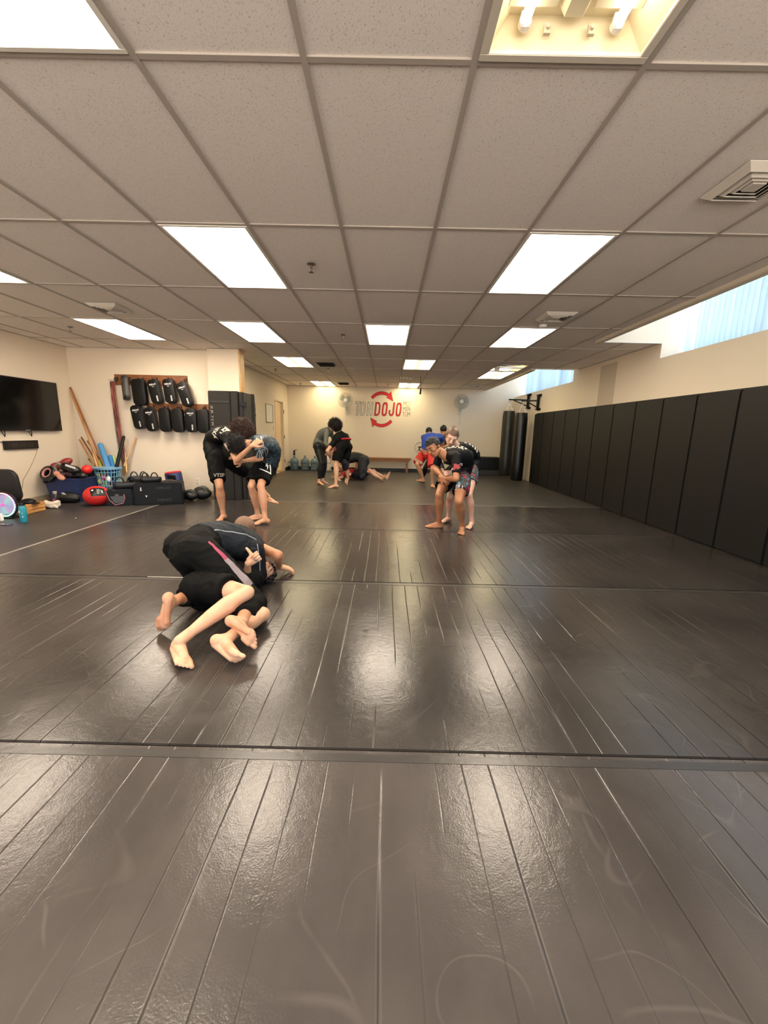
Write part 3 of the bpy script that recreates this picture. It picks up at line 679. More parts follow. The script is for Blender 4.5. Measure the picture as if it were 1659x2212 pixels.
def thai(px, py, Y, tilt, logo, lab, yaw=0, w=.195, h=.41):
    c = at(px, py, Y); R = Matrix.Rotation(yaw, 3, 'Z') @ Matrix.Rotation(tilt, 3, 'Y')
    ax = (R@X3, R@Y3, R@Z3)
    r = thing('thai_pad', c, lab, 'thai pad', 'thai pads hanging on the hook boards')
    build(MB().rbox(c+ax[1]*.02, (w, .075, h), .07, ax, 6), 'body', m_ts if logo else m_tp, r)
    build(MB().rbox(c-ax[1]*.024, (w-.008, .03, h-.008), .066, ax, 6), 'face', m_tp, r)
    s = MB().tube([c+ax[2]*(h/2-.03)+ax[0]*.02, c+ax[2]*(h/2+.015)+ax[0]*.01+ax[1]*.01, c+ax[2]*(h/2+.02)-ax[0]*.01+ax[1]*.02, c+ax[2]*(h/2-.03)-ax[0]*.02+ax[1]*.03], .006)
    build(s, 'hanging_loop', m_tp, r)
    if logo:
        o = c-ax[1]*.0402
        g = text_mb(MB(), 'EVERLAST', o+ax[2]*.115, ax[0], ax[2], .036, .02, 0, .72)
        g.add([o+ax[2]*.09+ax[0]*x+ax[2]*z for x, z in ((-.022, 0), (0, -.010), (.022, 0), (.022, -.004), (0, -.016), (-.022, -.004))], [(0, 1, 4, 5), (1, 2, 3, 4)])
        build(g, 'brand_print', m_wht, r, smooth=False)
        g = MB().add([o+ax[0]*a+ax[2]*b for a, b in ((.012, -.075), (.034, -.075), (.034, -.165), (.012, -.165))], [(0, 1, 2, 3)])
        build(g, 'side_label', m_wht, r, smooth=False)
        build(text_mb(MB(), 'EVERLAST', o-ax[1]*.0008+ax[0]*.023-ax[2]*.12, ax[2]*-1, ax[0], .02, .01, 0, .9), 'label_text', m_tp, r, smooth=False)
thai(270, 838, 7.22, -.2, True, 'thai pad seen edge on at the left end of the upper row', -.9)
thai(301.7, 847, 7.2, -.05, False, 'plain black thai pad, second in the upper row, logo hidden', 0, .23, .44)
thai(336, 846, 7.24, -.18, True, 'tilted thai pad with white logo, third in the upper row')
thai(367.5, 845, 7.24, -.1, True, 'thai pad with white logo, fourth in the upper row, almost upright')
thai(400, 852, 7.22, -.28, True, 'strongly tilted thai pad with white logo at the right end of the upper row')
thai(299, 901, 7.22, -.15, True, 'thai pad with white logo at the left end of the lower row')
thai(327, 906, 7.24, -.12, True, 'thai pad with white logo, second in the lower row')
thai(357, 907, 7.22, -.04, False, 'plain black thai pad, third in the lower row, left of its twin')
thai(385, 908, 7.20, -.02, False, 'plain black thai pad, fourth in the lower row, right of its twin')
thai(414, 908, 7.24, -.01, True, 'upright thai pad with white logo, fifth in the lower row')
thai(440, 910, 7.22, .02, False, 'plain black thai pad at the right end of the lower row beside the pier')

# ---- jump ropes on a steel hook
hk = thing('rope_hook', at(246, 824, YA), 'small steel multi hook holding jump ropes left of the upper hook board', 'hook')
c = at(246, 824, YA); f = MB().box(c-Y3*.006, (.07, .012, .02))
for q in (-.03, -.01, .01, .03): f.tube([c+X3*q, c+X3*q*1.5-Y3*.03, c+X3*q*1.8-Y3*.05+Z3*.03], .004)
build(f, 'prongs', m_steel, hk)
rc = [('#2a1a1a', 'dark'), ('#8d3a3c', 'red'), ('#1b1a1c', 'black'), ('#b5624a', 'orange'), ('#5c2a3a', 'plum'), ('#3a2420', 'brown'), ('#a86a5c', 'pale red')]
for k, (cl, nm) in enumerate(rc):
    x = c.x-.035+.014*k; rnd = random.Random(k); y = YA-.05-.006*k
    end = at(262+k*2.2, 1012, YA-.1); zb = end.z+.02*k
    pts = [V((x, y, c.z-.01))]
    for t in (.2, .4, .6, .8, 1): pts.append(V((x+(end.x-x)*t**1.6+rnd.uniform(-.012, .012), y-.02*math.sin(t*3), c.z+(zb-c.z)*t)))
    up = [p+V((.02, -.004, 0)) for p in reversed(pts)]; up[0] = up[0]+Z3*.05
    r = thing('jump_rope', pts[0], '%s jump rope hanging from the steel hook down behind the blue basket' % nm, 'jump rope', 'jump ropes on the steel hook')
    build(MB().tube(pts+up, .0055, 6), 'cord', mat('rope_'+nm.replace(' ', '_'), cl, .5), r)
    build(MB().capsule(pts[-1], pts[-1]-Z3*.12, .012, .014), 'handle', wood('handle_wood', '#c08a4c', '#dcae70', (5, 5, 1)), r)

# ---- pole, sticks, foam rollers in the basket
BK = at(235, 1040, 6.95)          # basket axis
BKZ = at(235, 1057, 6.95).z
m_bs = mat('basket_blue', '#7fb4d6', .45)
pb = tag(build(MB().rbox((BK.x+.02, 6.98, BKZ/2), (.5, .42, BKZ-.004), .03), 'mat_block', m_blk), 'low black block under the light blue basket', 'block')
bk = thing('laundry_basket', (BK.x, 6.95, BKZ), 'light blue slotted laundry basket full of sticks and foam', 'basket')
ztop = at(235, 1009, 6.95).z; H_ = ztop-BKZ; r0, r1 = .135, .205
f = MB(); n = 26
f.lathe([(r0, 0), (r0, .012), (.001, .012)], (BK.x, 6.95, BKZ), n=n)
for t in (0.02, .2, .4, .6, .8): rr = r0+(r1-r0)*t; f.tube([V((BK.x+rr*math.cos(a*2*PI/n), 6.95+rr*math.sin(a*2*PI/n), BKZ+H_*t)) for a in range(n)], .006, 5, True)
for a in range(n):
    an = a*2*PI/n; f.cyl((BK.x+r0*math.cos(an), 6.95+r0*math.sin(an), BKZ), (BK.x+r1*math.cos(an), 6.95+r1*math.sin(an), ztop-.01), .006, n=5)
build(f, 'slotted_wall', m_bs, bk); build(MB().lathe([(r1-.012, -.03), (r1+.012, -.03), (r1+.016, 0), (r1-.008, 0)], (BK.x, 6.95, ztop)), 'rim', m_bs, bk)
w_dk = wood('stick_dark', '#7a4a2c', '#94603a', (4, 4, 1)); w_lt = wood('stick_light', '#c49a66', '#ddb884', (4, 4, 1)); w_md = wood('stick_mid', '#a5713f', '#bd8a55', (4, 4, 1))
def stick(name, p0, p1, r, m, lab, cat='stick', group='sticks standing in the basket', r1=None, cap=None):
    o = build(MB().capsule(p0, p1, r, r1 or r, 12, 3), name, m); return tag(o, lab, cat, group)
inb = lambda dx, dy, z=.05: V((BK.x+dx, 6.95+dy, BKZ+z))
stick('wooden_staff', at(152, 838, YA-.05), inb(.05, .02), .016, w_dk, 'long dark wooden staff leaning into the alcove corner, upper one of two')
stick('wooden_staff', at(153, 845, YA-.07), inb(-.02, -.02), .015, w_md, 'long lighter wooden staff leaning into the alcove corner, lower one of two')
stick('wooden_stick', at(172, 950, YA-.16), inb(.0, -.07), .015, w_md, 'wooden stick ending lowest left among the basket sticks')
stick('wooden_stick', at(176, 945, YA-.12), inb(.08, -.05), .013, w_dk, 'dark wooden stick just above the lowest left stick')
stick('wooden_stick', at(188, 934, YA-.14), inb(-.03, -.11), .015, w_lt, 'pale wooden stick in front of the other sticks')
stick('wooden_stick', at(189, 953, YA-.06), inb(.1, .05), .013, w_dk, 'short dark red stick behind the pale one')
stick('wooden_stick', at(192, 992, YA-.2), inb(.02, .07), .015, w_dk, 'short dark stick at the left rim of the basket')
stick('foam_roller', at(217, 962, YA-.12), inb(.10, -.02, .08), .045, mat('foam_blue', '#4f93cc', .7), 'big blue foam noodle leaning in the basket', 'foam noodle', 'foam noodles')
stick('foam_roller', at(238, 987, YA-.1), inb(.13, .03, .08), .038, mat('foam_blue2', '#3f86c4', .7), 'short blue foam noodle right of the big one', 'foam noodle', 'foam noodles')
stick('foam_roller', at(244, 988, YA-.06), inb(.12, .1, .1), .03, mat('foam_lime', '#b4cf72', .7), 'pale green foam noodle behind the short blue one', 'foam noodle', 'foam noodles')
stick('foam_roller', at(214, 996, YA-.24), inb(.02, -.1, .1), .028, mat('foam_lime2', '#a5c84a', .7), 'green foam noodle at the front left of the basket', 'foam noodle', 'foam noodles')
stick('padded_bat', at(267, 944, YA-.16), inb(.09, -.04, .1), .026, m_blk, 'black padded stick leaning right in the basket', 'stick', None, .034)
stick('rattan_stick', at(293, 946, YA-.03), V((at(268, 1006, 7.15).x, 7.15, at(268, 1006, 7.15).z)), .013, w_lt, 'pale rattan stick leaning against the wall right of the ropes')
stick('rattan_stick', at(269, 960, YA-.04), V((at(272, 1004, 7.12).x, 7.12, at(272, 1020, 7.12).z)), .011, w_lt, 'thin pale rattan stick standing among the rope handles')
for k, (dx, dy, z, cl, nm) in enumerate(((-.05, -.14, .16, '#d9da62', 'yellow'), (.02, -.15, .22, '#c8425a', 'red'), (.09, -.13, .2, '#f0f0ea', 'white'), (-.1, -.1, .25, '#e8e86a', 'lemon'))):
    r = tag(build(MB().ell(inb(dx, dy, z), (.035, .03, .05)), 'hand_wrap', mat('wrap_'+nm, cl, .7, bump=.5, bscale=60)), '%s rolled hand wrap seen through the basket slots' % nm, 'hand wrap')

# ---- blue tub with gloves and headgear
tc_ = at(150, 1060, 6.5); TX, TY = tc_.x-.03, 6.62
tb = thing('storage_tub', (TX, TY, 0), 'dark blue plastic storage tub overflowing with gloves in the corner', 'tub')
zt = at(150, 1034, 6.35).z
def tubwall(mb, w0, d0, w1, d1, z0, z1, t=.006):
    A = lambda w, d, z: [V((TX+a*w/2, TY+b*d/2, z)) for a, b in ((-1, -1), (1, -1), (1, 1), (-1, 1))]
    mb.rings([A(w0, d0, z0), A(w1, d1, z1), A(w1-2*t, d1-2*t, z1), A(w0-2*t, d0-2*t, z0+t)]); return mb
m_tub = mat('tub_blue', '#2c3a66', .45)
build(tubwall(MB(), .46, .36, .57, .44, .001, zt), 'body', m_tub, tb, bevel=.004)
build(MB().rings([[V((TX+a*w/2, TY+b*d/2, z)) for a, b in ((-1, -1), (1, -1), (1, 1), (-1, 1))] for w, d, z in ((.56, .43, zt-.03), (.60, .47, zt-.03), (.60, .47, zt), (.56, .43, zt))], cap=False, closed=True), 'rim', m_tub, tb, bevel=.004)
build(MB().box((TX-.16, TY-.232, zt-.045), (.13, .012, .022)), 'handle', mat('tub_handle', '#5a5f6c', .5), tb, bevel=.004)
def glove(name, c, d, up, s, m, lab, cat='glove', cuff=None, group=None, thumb=True):
    c = V(c); x, y, z = basis(d, up); ax = (x, y, z)
    r = thing(name, c, lab, cat, group)
    b = MB().ell(c+z*.06*s, (.062*s, .05*s, .085*s), ax).capsule(c-z*.01*s, c-z*.09*s, .045*s, .05*s)
    if thumb: b.capsule(c+x*.055*s+z*.0*s, c+x*.062*s+z*.07*s-y*.02*s, .024*s, .02*s)
    build(b, 'shell', m, r)
    build(MB().lathe([(.052*s, -.1*s), (.056*s, -.09*s), (.054*s, -.05*s), (.048*s, -.04*s)], c, z), 'cuff', cuff or m, r)
    return r
def headgear(c, d, s, m, lab, lining='#c98a80'):
    c = V(c); x, y, z = basis(d); r = thing('headgear', c, lab, 'headgear')
    o = MB(); n = 22
    for k in range(3): o.tube([c+x*(.1*s)*math.cos(t*2*PI/n)+y*(.095*s)*math.sin(t*2*PI/n)+z*(.045*s*(k-1)) for t in range(n)], .028*s, 8, True)
    build(o, 'shell', m, r); build(MB().tube([c+x*(.075*s)*math.cos(t*2*PI/n)+y*(.072*s)*math.sin(t*2*PI/n)+z*.05*s for t in range(n)], .018*s, 8, True), 'lining', mat('lining_pink', lining, .7), r)
    build(MB().tube([c+x*.11*s-z*.06*s, c+x*.07*s-y*.06*s-z*.12*s, c-x*.02*s-y*.09*s-z*.1*s], .014*s, 6), 'chin_strap', m, r)
    return r
gz = zt
def tat(px, py, Y=6.42): return at(px, py, Y)
headgear(tat(108, 1024), (-.2, -1, .5), 1.0, m_blk2, 'black headgear with salmon lining at the left of the tub')
r = thing('thai_strap_pad', tat(127, 1010), 'grey strap loop sticking up from the tub', 'strap'); build(MB().tube([tat(122, 1020), tat(118, 1008), tat(126, 1001), tat(136, 1006), tat(136, 1015), tat(128, 1020)], .022, 8), 'loop', mat('strap_grey', '#8b827a', .7), r)
glove('boxing_glove', tat(152, 1012), (1, -.3, -.2), (0, 0, 1), 1.3, m_blk2, 'big black boxing glove with white stripe on top of the tub')
build(MB().box(tat(152, 1008, 6.32), (.16, .012, .03), Matrix.Rotation(.3, 3, 'Y')), 'stripe', m_wht, bpy.data.objects['boxing_glove'], bevel=.003)
glove('boxing_glove', tat(140, 1025), (-.8, -.5, 0), (0, 0, 1), 1.1, mat('glove_maroon', '#3b1a1c', .5), 'dark maroon glove lying low in the middle of the tub')
glove('boxing_glove', tat(170, 1022), (.9, -.3, -.3), (0, 0, 1), 1.1, m_blk2, 'black boxing glove at the right of the tub')
glove('boxing_glove', tat(132, 1003, 6.6), (.5, .3, .3), (0, 0, 1), 1.2, mat('glove_red', '#8e2f2c', .5), 'red glove peeking out behind the pile in the tub')
glove('boxing_glove', tat(128, 1028, 6.32), (.9, -.4, -.5), (0, 0, 1), .8, mat('salmon_foam', '#c98a72', .7), 'small salmon coloured glove hanging over the tub rim')
glove('boxing_glove', tat(112, 1032, 6.32), (-.6, -.6, -.5), (0, 0, 1), .9, m_blk, 'small black glove hanging over the left tub rim')
glove('boxing_glove', tat(155, 1027, 6.5), (.9, .2, 0), (0, 0, 1), 1.2, m_blk2, 'black glove half buried under the others in the tub')
rb = thing('toy_ball', tat(188, 1014, 6.45), 'small red rubber ball at the right corner of the tub', 'ball'); build(MB().ell(tat(188, 1014, 6.45), (.075, .075, .07)), 'shell', mat('ball_red', '#d5231f', .4), rb); build(MB().cyl(tat(186, 1005, 6.7), tat(186, 1003.5, 6.7), .008), 'valve', m_blk, rb)
tag(build(MB().rbox(tat(203, 1040, 6.85), (.12, .25, .45), .04), 'kick_shield', m_blk), 'dark shield squeezed between the tub and the basket', 'shield')

# ---- things on the floor before the tub
ballc = at(209, 1070, 6.2); ballc.z = .151
mb_ = thing('medicine_ball', (ballc.x, ballc.y, 0), 'big red medicine ball with black printed patch', 'ball')
build(MB().ell(ballc, (.188, .175, .150), n=28, m=18), 'shell', mat('medball_red', '#d22a26', .45, bump=.2, bscale=30), mb_)
pf_ = MB(); dirn = (CAM-ballc).normalized(); dirn = (dirn+V((.1, 0, .55))).normalized(); xx, yy, zz = basis(dirn)
R_ = .1765; G = 8; grid = []
for a in range(G+1):
    row = []
    for b in range(G+1):
        u_, v_ = (a/G-.5)*1.15, (b/G-.5)*1.0; d_ = (zz+xx*u_+yy*v_).normalized(); row.append(ballc+V((d_.x*.191, d_.y*.178, d_.z*.153)))
    grid.append(row)
pf_.add([p for r in grid for p in r], [(a*(G+1)+b, (a+1)*(G+1)+b, (a+1)*(G+1)+b+1, a*(G+1)+b+1) for a in range(G) for b in range(G)])
build(pf_, 'patch', m_blk2, mb_)
for (u_, v_, w_, h_) in ((-.36, .2, .16, .14), (.3, -.02, .07, .28)):
    d_ = (zz+xx*u_+yy*v_).normalized(); o_ = ballc+V((d_.x*.193, d_.y*.180, d_.z*.155)); x2, y2, z2 = basis(d_, yy)
    build(MB().box(o_, (w_*.16, h_*.16, .002), Matrix((x2, y2, z2)).transposed()), 'print', m_wht, mb_, smooth=False)
d_ = (zz+yy*.0).normalized(); o_ = ballc+V((d_.x*.196, d_.y*.183, d_.z*.158)); build(text_mb(MB(), '20LB', o_, yy*-1, xx, .04, .01), 'weight_print', mat('print_grey', '#a8a49c', .5), mb_, smooth=False)
# kick pad, bottle, towel, crate with caps, blue flask, led fan, chair, phone
kp = thing('focus_pad', atz(148, 1087, 0), 'dark round focus pad with white logo left of the red ball', 'focus pad')
c = atz(150, 1086, 0)+V((0, .0, .09)); build(MB().ell(c, (.17, .1, .085), n=22), 'body', mat('pad_dark_grey', '#1f1e1c', .5, bump=.3), kp)
build(MB().tube([c+V((-.17, 0, 0))+V((0, 0, 0))]+[c+V((-.17*math.cos(t), -.085*math.sin(t), -.01)) for t in (.3, .8, 1.3, 1.8, 2.3, 2.8)], .008), 'piping', m_grey, kp)
build(MB().prism([(-.045, .03), (-.01, .035), (.045, -.02), (.04, -.035), (.0, -.005), (-.03, 0)], .004, c+V((0, -.075, .055)), X3, (0, -.45, .9)), 'logo', m_wht, kp, smooth=False)
bt = thing('drink_bottle', atz(122, 1092, 0), 'dark small bottle with pink flower print beside the towel', 'bottle')
c = atz(122, 1091, 0); build(MB().lathe([(.04, 0), (.042, .01), (.042, .14), (.03, .17), (.025, .175)], c), 'body', mat('bottle_dark', '#231c26', .3), bt); build(MB().lathe([(.026, .175), (.028, .21), (.02, .215)], c), 'cap', mat('cap_grey', '#a39c98', .4), bt)
build(MB().ell(c+V((.0, -.042, .09)), (.022, .004, .02)).ell(c+V((.012, -.042, .065)), (.014, .004, .016)), 'flower_print', mat('flower_pink', '#c65a7c', .5), bt)
tw = MB(); c = atz(112, 1097, 0); rnd = random.Random(3)
for k in range(2): tw.tube([c+V((.085*math.cos(t)*(1+.2*math.sin(3*t+k)), .05*math.sin(t), .045+.03*k+.015*math.sin(2*t+k))) for t in [q*2*PI/18 for q in range(18)]], .032-.004*k, 8, True)
tw.capsule(c+V((.05, -.03, .04)), c+V((.13, -.06, .02)), .03, .015)
tag(build(tw, 'towel', mat('towel_offwhite', '#d8ccbc', .9, bump=.6, bscale=80)), 'crumpled off white towel on the mat beside the crate', 'towel')
ca = atz(58, 1112, 0); cb = atz(101, 1102, 0); dx = (cb-ca); dx.z = 0; wl = .30; dx = dx.normalized(); dy = V((-dx.y, dx.x, 0)); cc0 = (ca+cb)/2+dy*.1
cr = thing('wooden_crate', (cc0.x, cc0.y, 0), 'small slatted wooden crate on the mat by the left wall', 'crate'); wc = wood('crate_wood', '#c08a4c', '#dba869', (1, 1, 12)); R_ = Matrix((dx, dy, Z3)).transposed()
for z in (.03, .075, .118):
    for s in (-1, 1):
        build(MB().box(cc0+dy*s*.1+Z3*z, (wl, .008, .036), R_), 'slat', wc, cr, bevel=.002); build(MB().box(cc0+dx*s*wl/2+Z3*z, (.008, .2, .036), R_), 'slat', wc, cr, bevel=.002)
for sx in (-1, 1):
    for sy in (-1, 1): build(MB().box(cc0+dx*sx*(wl/2-.012)+dy*sy*.09+Z3*.07, (.016, .016, .138), R_), 'corner_post', wc, cr)
build(MB().box(cc0+Z3*.006, (wl-.01, .19, .008), R_), 'bottom', wc, cr)
c = cc0+Z3*.145; cp = thing('cap', c, 'black cap lying on the small wooden crate', 'cap'); build(MB().ell(c, (.09, .08, .05)), 'crown', m_blk, cp); build(MB().ell(c+V((.1, -.02, -.01)), (.07, .06, .008)), 'brim', m_blk, cp)
tag(build(MB().capsule(c+V((-.12, 0, -.005)), c+V((-.02, .04, 0)), .03, .035), 'sandal', m_blk), 'black slipper on the crate left of the cap', 'sandal')
fk = thing('water_flask', atz(48, 1129, 0), 'turquoise water flask with black lid standing on the mat', 'flask'); c = atz(48, 1129, 0)+V((0, .03, 0))
build(MB().lathe([(.036, 0), (.04, .006), (.04, .17), (.036, .195), (.028, .21), (.026, .215)], c), 'body', mat('flask_teal', '#2f93a6', .35), fk); build(MB().lathe([(.027, .212), (.03, .215), (.03, .24), (.024, .248), (.001, .25)], c), 'lid', m_blkm, fk)
build(MB().tube([c+V((-.028, 0, .235)), c+V((-.03, 0, .262)), c+V((0, 0, .272)), c+V((.03, 0, .262)), c+V((.028, 0, .235))], .006), 'handle', m_blkm, fk)
build(MB().ell(c+V((-.008, -.04, .14)), (.01, .003, .014)).ell(c+V((.02, -.036, .12)), (.007, .003, .008)).ell(c+V((.022, -.035, .075)), (.008, .003, .01)), 'sticker_print', m_wht, fk)
# led fan
fc = at(9, 1090, 5.2); fn = thing('led_fan', (fc.x, fc.y, 0), 'round fan glowing in rainbow colours on the mat at the left edge', 'fan')
m_rb = bpy.data.materials.new('rainbow_disc'); m_rb.use_nodes = True; nt = m_rb.node_tree; L = nt.links; b = nt.nodes['Principled BSDF']
tcn = N(nt, 'ShaderNodeTexCoord'); gr = N(nt, 'ShaderNodeTexGradient', gradient_type='RADIAL'); mp = N(nt, 'ShaderNodeMapping'); mp.inputs['Rotation'].default_value = (PI/2, 0, 0); L.new(tcn.outputs['Object'], mp.inputs[0]); L.new(mp.outputs[0], gr.inputs[0])
m3 = N(nt, 'ShaderNodeMath', operation='MULTIPLY'); m3.inputs[1].default_value = 3; L.new(gr.outputs['Fac'], m3.inputs[0]); fr = N(nt, 'ShaderNodeMath', operation='FRACT'); L.new(m3.outputs[0], fr.inputs[0])
hs = N(nt, 'ShaderNodeCombineColor', mode='HSV'); hs.inputs[1].default_value = .38; hs.inputs[2].default_value = .75
mh = N(nt, 'ShaderNodeMapRange'); mh.inputs[3].default_value = .42; mh.inputs[4].default_value = .82; L.new(fr.outputs[0], mh.inputs[0]); L.new(mh.outputs[0], hs.inputs[0]); L.new(hs.outputs[0], b.inputs['Emission Color']); b.inputs['Emission Strength'].default_value = .55; b.inputs['Base Color'].default_value = (.05, .05, .06, 1)
R0 = .16
disc = MB().lathe([(.001, 0), (R0*.82, 0), (R0*.82, .02), (.001, .02)], (0, 0, 0), (0, -1, 0), 40)
do = build(disc, 'grille_disc', m_rb, fn, local=True); do.location = (0, 0, fc.z)
build(MB().lathe([(R0*.16, 0), (R0*.12, .012), (.001, .014)], fc+V((0, -.022, 0)), (0, -1, 0)), 'hub', mat('hub_glow', '#c04a9a', .4, emit='#e06ac0', estr=.6), fn)
build(MB().tube([fc+V((R0*1.06*math.cos(t*2*PI/40), 0, R0*1.06*math.sin(t*2*PI/40))) for t in range(40)], .012, 8, True), 'housing_ring', m_blk, fn)
import colorsys
for k in range(30):
    a = k*2*PI/30; hue = (.45+.45*(math.sin(a)+1)/2+ (.12 if math.cos(a) > 0 and math.sin(a) > -.3 else 0)) % 1
    rgb = colorsys.hsv_to_rgb(hue, .35, 1); hx = '#%02x%02x%02x' % tuple(int(q*255) for q in rgb)
    p = fc+V((R0*.93*math.cos(a), -.014, R0*.93*math.sin(a)))
    build(MB().box(p, (.026, .01, .016), Matrix.Rotation(-a+PI/2, 3, 'Y')), 'led', mat('led_%d' % (k//3), hx, .4, emit=hx, estr=1.6), fn, bevel=.003)
build(MB().box2((fc.x-.12, fc.y-.05, 0.0), (fc.x+.12, fc.y+.08, .02)).cyl((fc.x, fc.y+.02, .01), (fc.x, fc.y+.02, fc.z-R0*.9), .014), 'stand', m_blk, fn)
# black chair back
c0 = at(18, 1060, 5.62); ch = thing('floor_chair', (c0.x, c0.y, 0), 'black chair with rounded padded back beside the glowing fan', 'chair')
zt_ = at(15, 1018, 5.62).z; xr_ = at(52, 1095, 5.62).x
build(MB().rbox((xr_-.30, 5.62, (zt_+.12)/2+.02), (.56, .07, zt_-.1), .12, (X3, V((0, 1, .12)).normalized(), V((0, -.12, 1)).normalized()), 8), 'backrest', mat('chair_mesh_black', '#1b1a1a', .6, bump=.4, bscale=90), ch)
build(MB().rbox((xr_-.30, 5.38, .14), (.54, .09, .46), .08, (X3, Z3*-1, Y3), 6), 'seat', m_blk, ch)
for sx in (-.24, .24):
    for yy in (5.24, 5.56): build(MB().cyl((xr_-.30+sx, yy, .11), (xr_-.30+sx, yy, 0), .014), 'leg', m_blkm, ch)
ph = thing('phone', atz(12, 1134, 0), 'dark phone lying on the mat at the left edge below the fan', 'phone'); c = atz(10, 1134, 0)
build(MB().rbox(c+Z3*.005, (.15, .075, .008), .004), 'case', mat('phone_case', '#3a3550', .4), ph); build(MB().box(c+Z3*.0095, (.135, .065, .0006)), 'screen', mat('phone_glass', '#14101c', .1), ph)
pk = tag(build(MB().rbox(at(1, 1118, 5.05), (.06, .03, .1), .008), 'card_box', m_white), 'small white box corner beside the glowing fan', 'box')
tag(build(MB().ell(atz(164, 1119, .002), (.008, .008, .002)), 'paper_scrap', m_white), 'tiny white scrap on the mat near the left seam', 'scrap')

# ---- big padded box and gear
fa = atz(291, 1093, 0); fb = atz(396, 1089, 0); dx = (fb-fa).normalized(); dy = V((-dx.y, dx.x, 0)); W_ = (fb-fa).length; c = (fa+fb)/2+dy*.19; bh = .345
R_ = Matrix((dx, dy, Z3)).transposed(); bb = thing('plyo_box', (c.x, c.y, 0), 'large black foam box with two dark printed words and two white marks', 'box')
build(MB().box(c+Z3*(bh/2+.003), (W_, .38, bh), R_), 'body', mat('foam_box_vinyl', '#0d0c0c', .5, spec=.25, bump=.25, bscale=60), bb, bevel=.02)
o_ = c-dy*.1915+Z3*.01
for z, s_ in ((.26, 'EVERLAST'), (.07, 'EVERLAST')): build(text_mb(MB(), s_, o_+dx*.08+Z3*z, dx, Z3, .055, .012, 0, .85), 'printed_word', mat('print_dark_grey', '#3a3835', .5), bb, smooth=False)
build(MB().prism([(-.008, .03), (.01, .02), (0, 0), (.012, -.02), (-.01, -.03), (-.012, -.005)], .002, o_-dx*.235+Z3*.25, dx, Z3), 'white_mark', m_wht, bb, smooth=False)
build(MB().prism([(-.014, .015), (.016, .012), (0, -.018)], .002, o_-dx*.17+Z3*.135, dx, Z3), 'white_mark', m_wht, bb, smooth=False)
lb = tag(build(MB().box(c-dx*(W_/2+.2)+Z3*.13+dy*.05, (.36, .34, .26), R_), 'foam_block', m_blk, bevel=.02), 'lower black foam block left of the large printed box', 'block')
hg = thing('belly_pad', fa, 'black pad with pink piped edge leaning on the foam block', 'pad'); pc = atz(262, 1091, 0)+V((0, -.05, .12))
P_ = [(-.15, .1), (-.05, .12), (.07, .1), (.1, .0), (.08, -.08), (-.02, -.1), (-.1, -.02)]
build(MB().prism(P_, .05, pc, dx, (0, .25, 1)), 'body', m_blk2, hg, bevel=.015); build(MB().tube([pc-V((0, .03, 0))+dx*p[0]*1.03+V((0, .25, 1)).normalized()*p[1]*1.03 for p in P_], .005, 6, True), 'piping', mat('piping_pink', '#b9737a', .5), hg)
build(MB().box(pc-V((0, .03, -.05)), (.05, .004, .03), R_).box(pc+dx*.04-V((0, .035, .07)), (.03, .004, .006), R_), 'logo', m_grey, hg, smooth=False)
tzz = bh+.006
def handpad(off, lab, yaw=0, s=1.0, loops=2):
    p = c+dx*off[0]+dy*off[1]+Z3*(off[2]); r = thing('kick_pad', p, lab, 'kick pad', 'kick pads lying on the foam boxes'); rx = Matrix.Rotation(yaw, 3, 'Z')@dx; ry = V((-rx.y, rx.x, 0))
    build(MB().rbox(p+Z3*.045*s, (.36*s, .085*s, .2*s), .07*s, (rx, Z3*-1, ry), 6), 'body', m_blk2, r)
    for k in range(loops):
        q = p+rx*(-.09+.15*k)*s+Z3*.08*s; build(MB().tube([q+ry*.0+rx*.055*s*math.cos(t)+Z3*.085*s*math.sin(t) for t in [a*PI/10 for a in range(11)]], [.011*s]*11, 8), 'strap', m_blk2, r)
handpad((-.46, .02, .262), 'black kick pad with raised straps at the left end of the pile', .2, 1.05)
handpad((-.29, .12, tzz), 'black kick pad with raised straps in the middle of the pile', -.1, .9)
handpad((-.12, .02, tzz), 'black kick pad with one double strap on top of the large box', .15, .85)
r = thing('strap', c, 'grey strap lying flat on the large foam box', 'strap'); build(MB().tube([c+dx*.02+Z3*(tzz+.004), c+dx*.09+Z3*(tzz+.022)-dy*.02, c+dx*.17+Z3*(tzz+.022), c+dx*.25+Z3*(tzz+.004)], .008), 'webbing', m_grey, r)
bc = at(378, 1040, 6.98); sb = thing('striking_shield', (bc.x, bc.y, 0), 'blue striking shield with red top behind the large foam box', 'shield'); zt_ = at(376, 1021, 6.9).z
ax_ = V((-.12, 0, 1)).normalized()
build(MB().lathe([(.13, 0), (.135, .02), (.135, zt_-.03), (.125, zt_-.01)], V((bc.x+.03, bc.y, .004)), ax_, 24), 'body', mat('shield_blue', '#27305f', .5), sb)
build(MB().lathe([(.13, zt_-.012), (.132, zt_), (.1, zt_+.012), (.001, zt_+.005)], V((bc.x+.03, bc.y, .004)), ax_, 24), 'top_cover', mat('shield_red', '#c22a30', .5, bump=.6, bscale=25), sb)
build(MB().prism([(-.07, -.05), (.07, -.05), (.07, .04), (-.07, .05)], .004, V((bc.x+.02, bc.y-.137, zt_-.08)), X3, ax_), 'panel', m_blk2, sb)
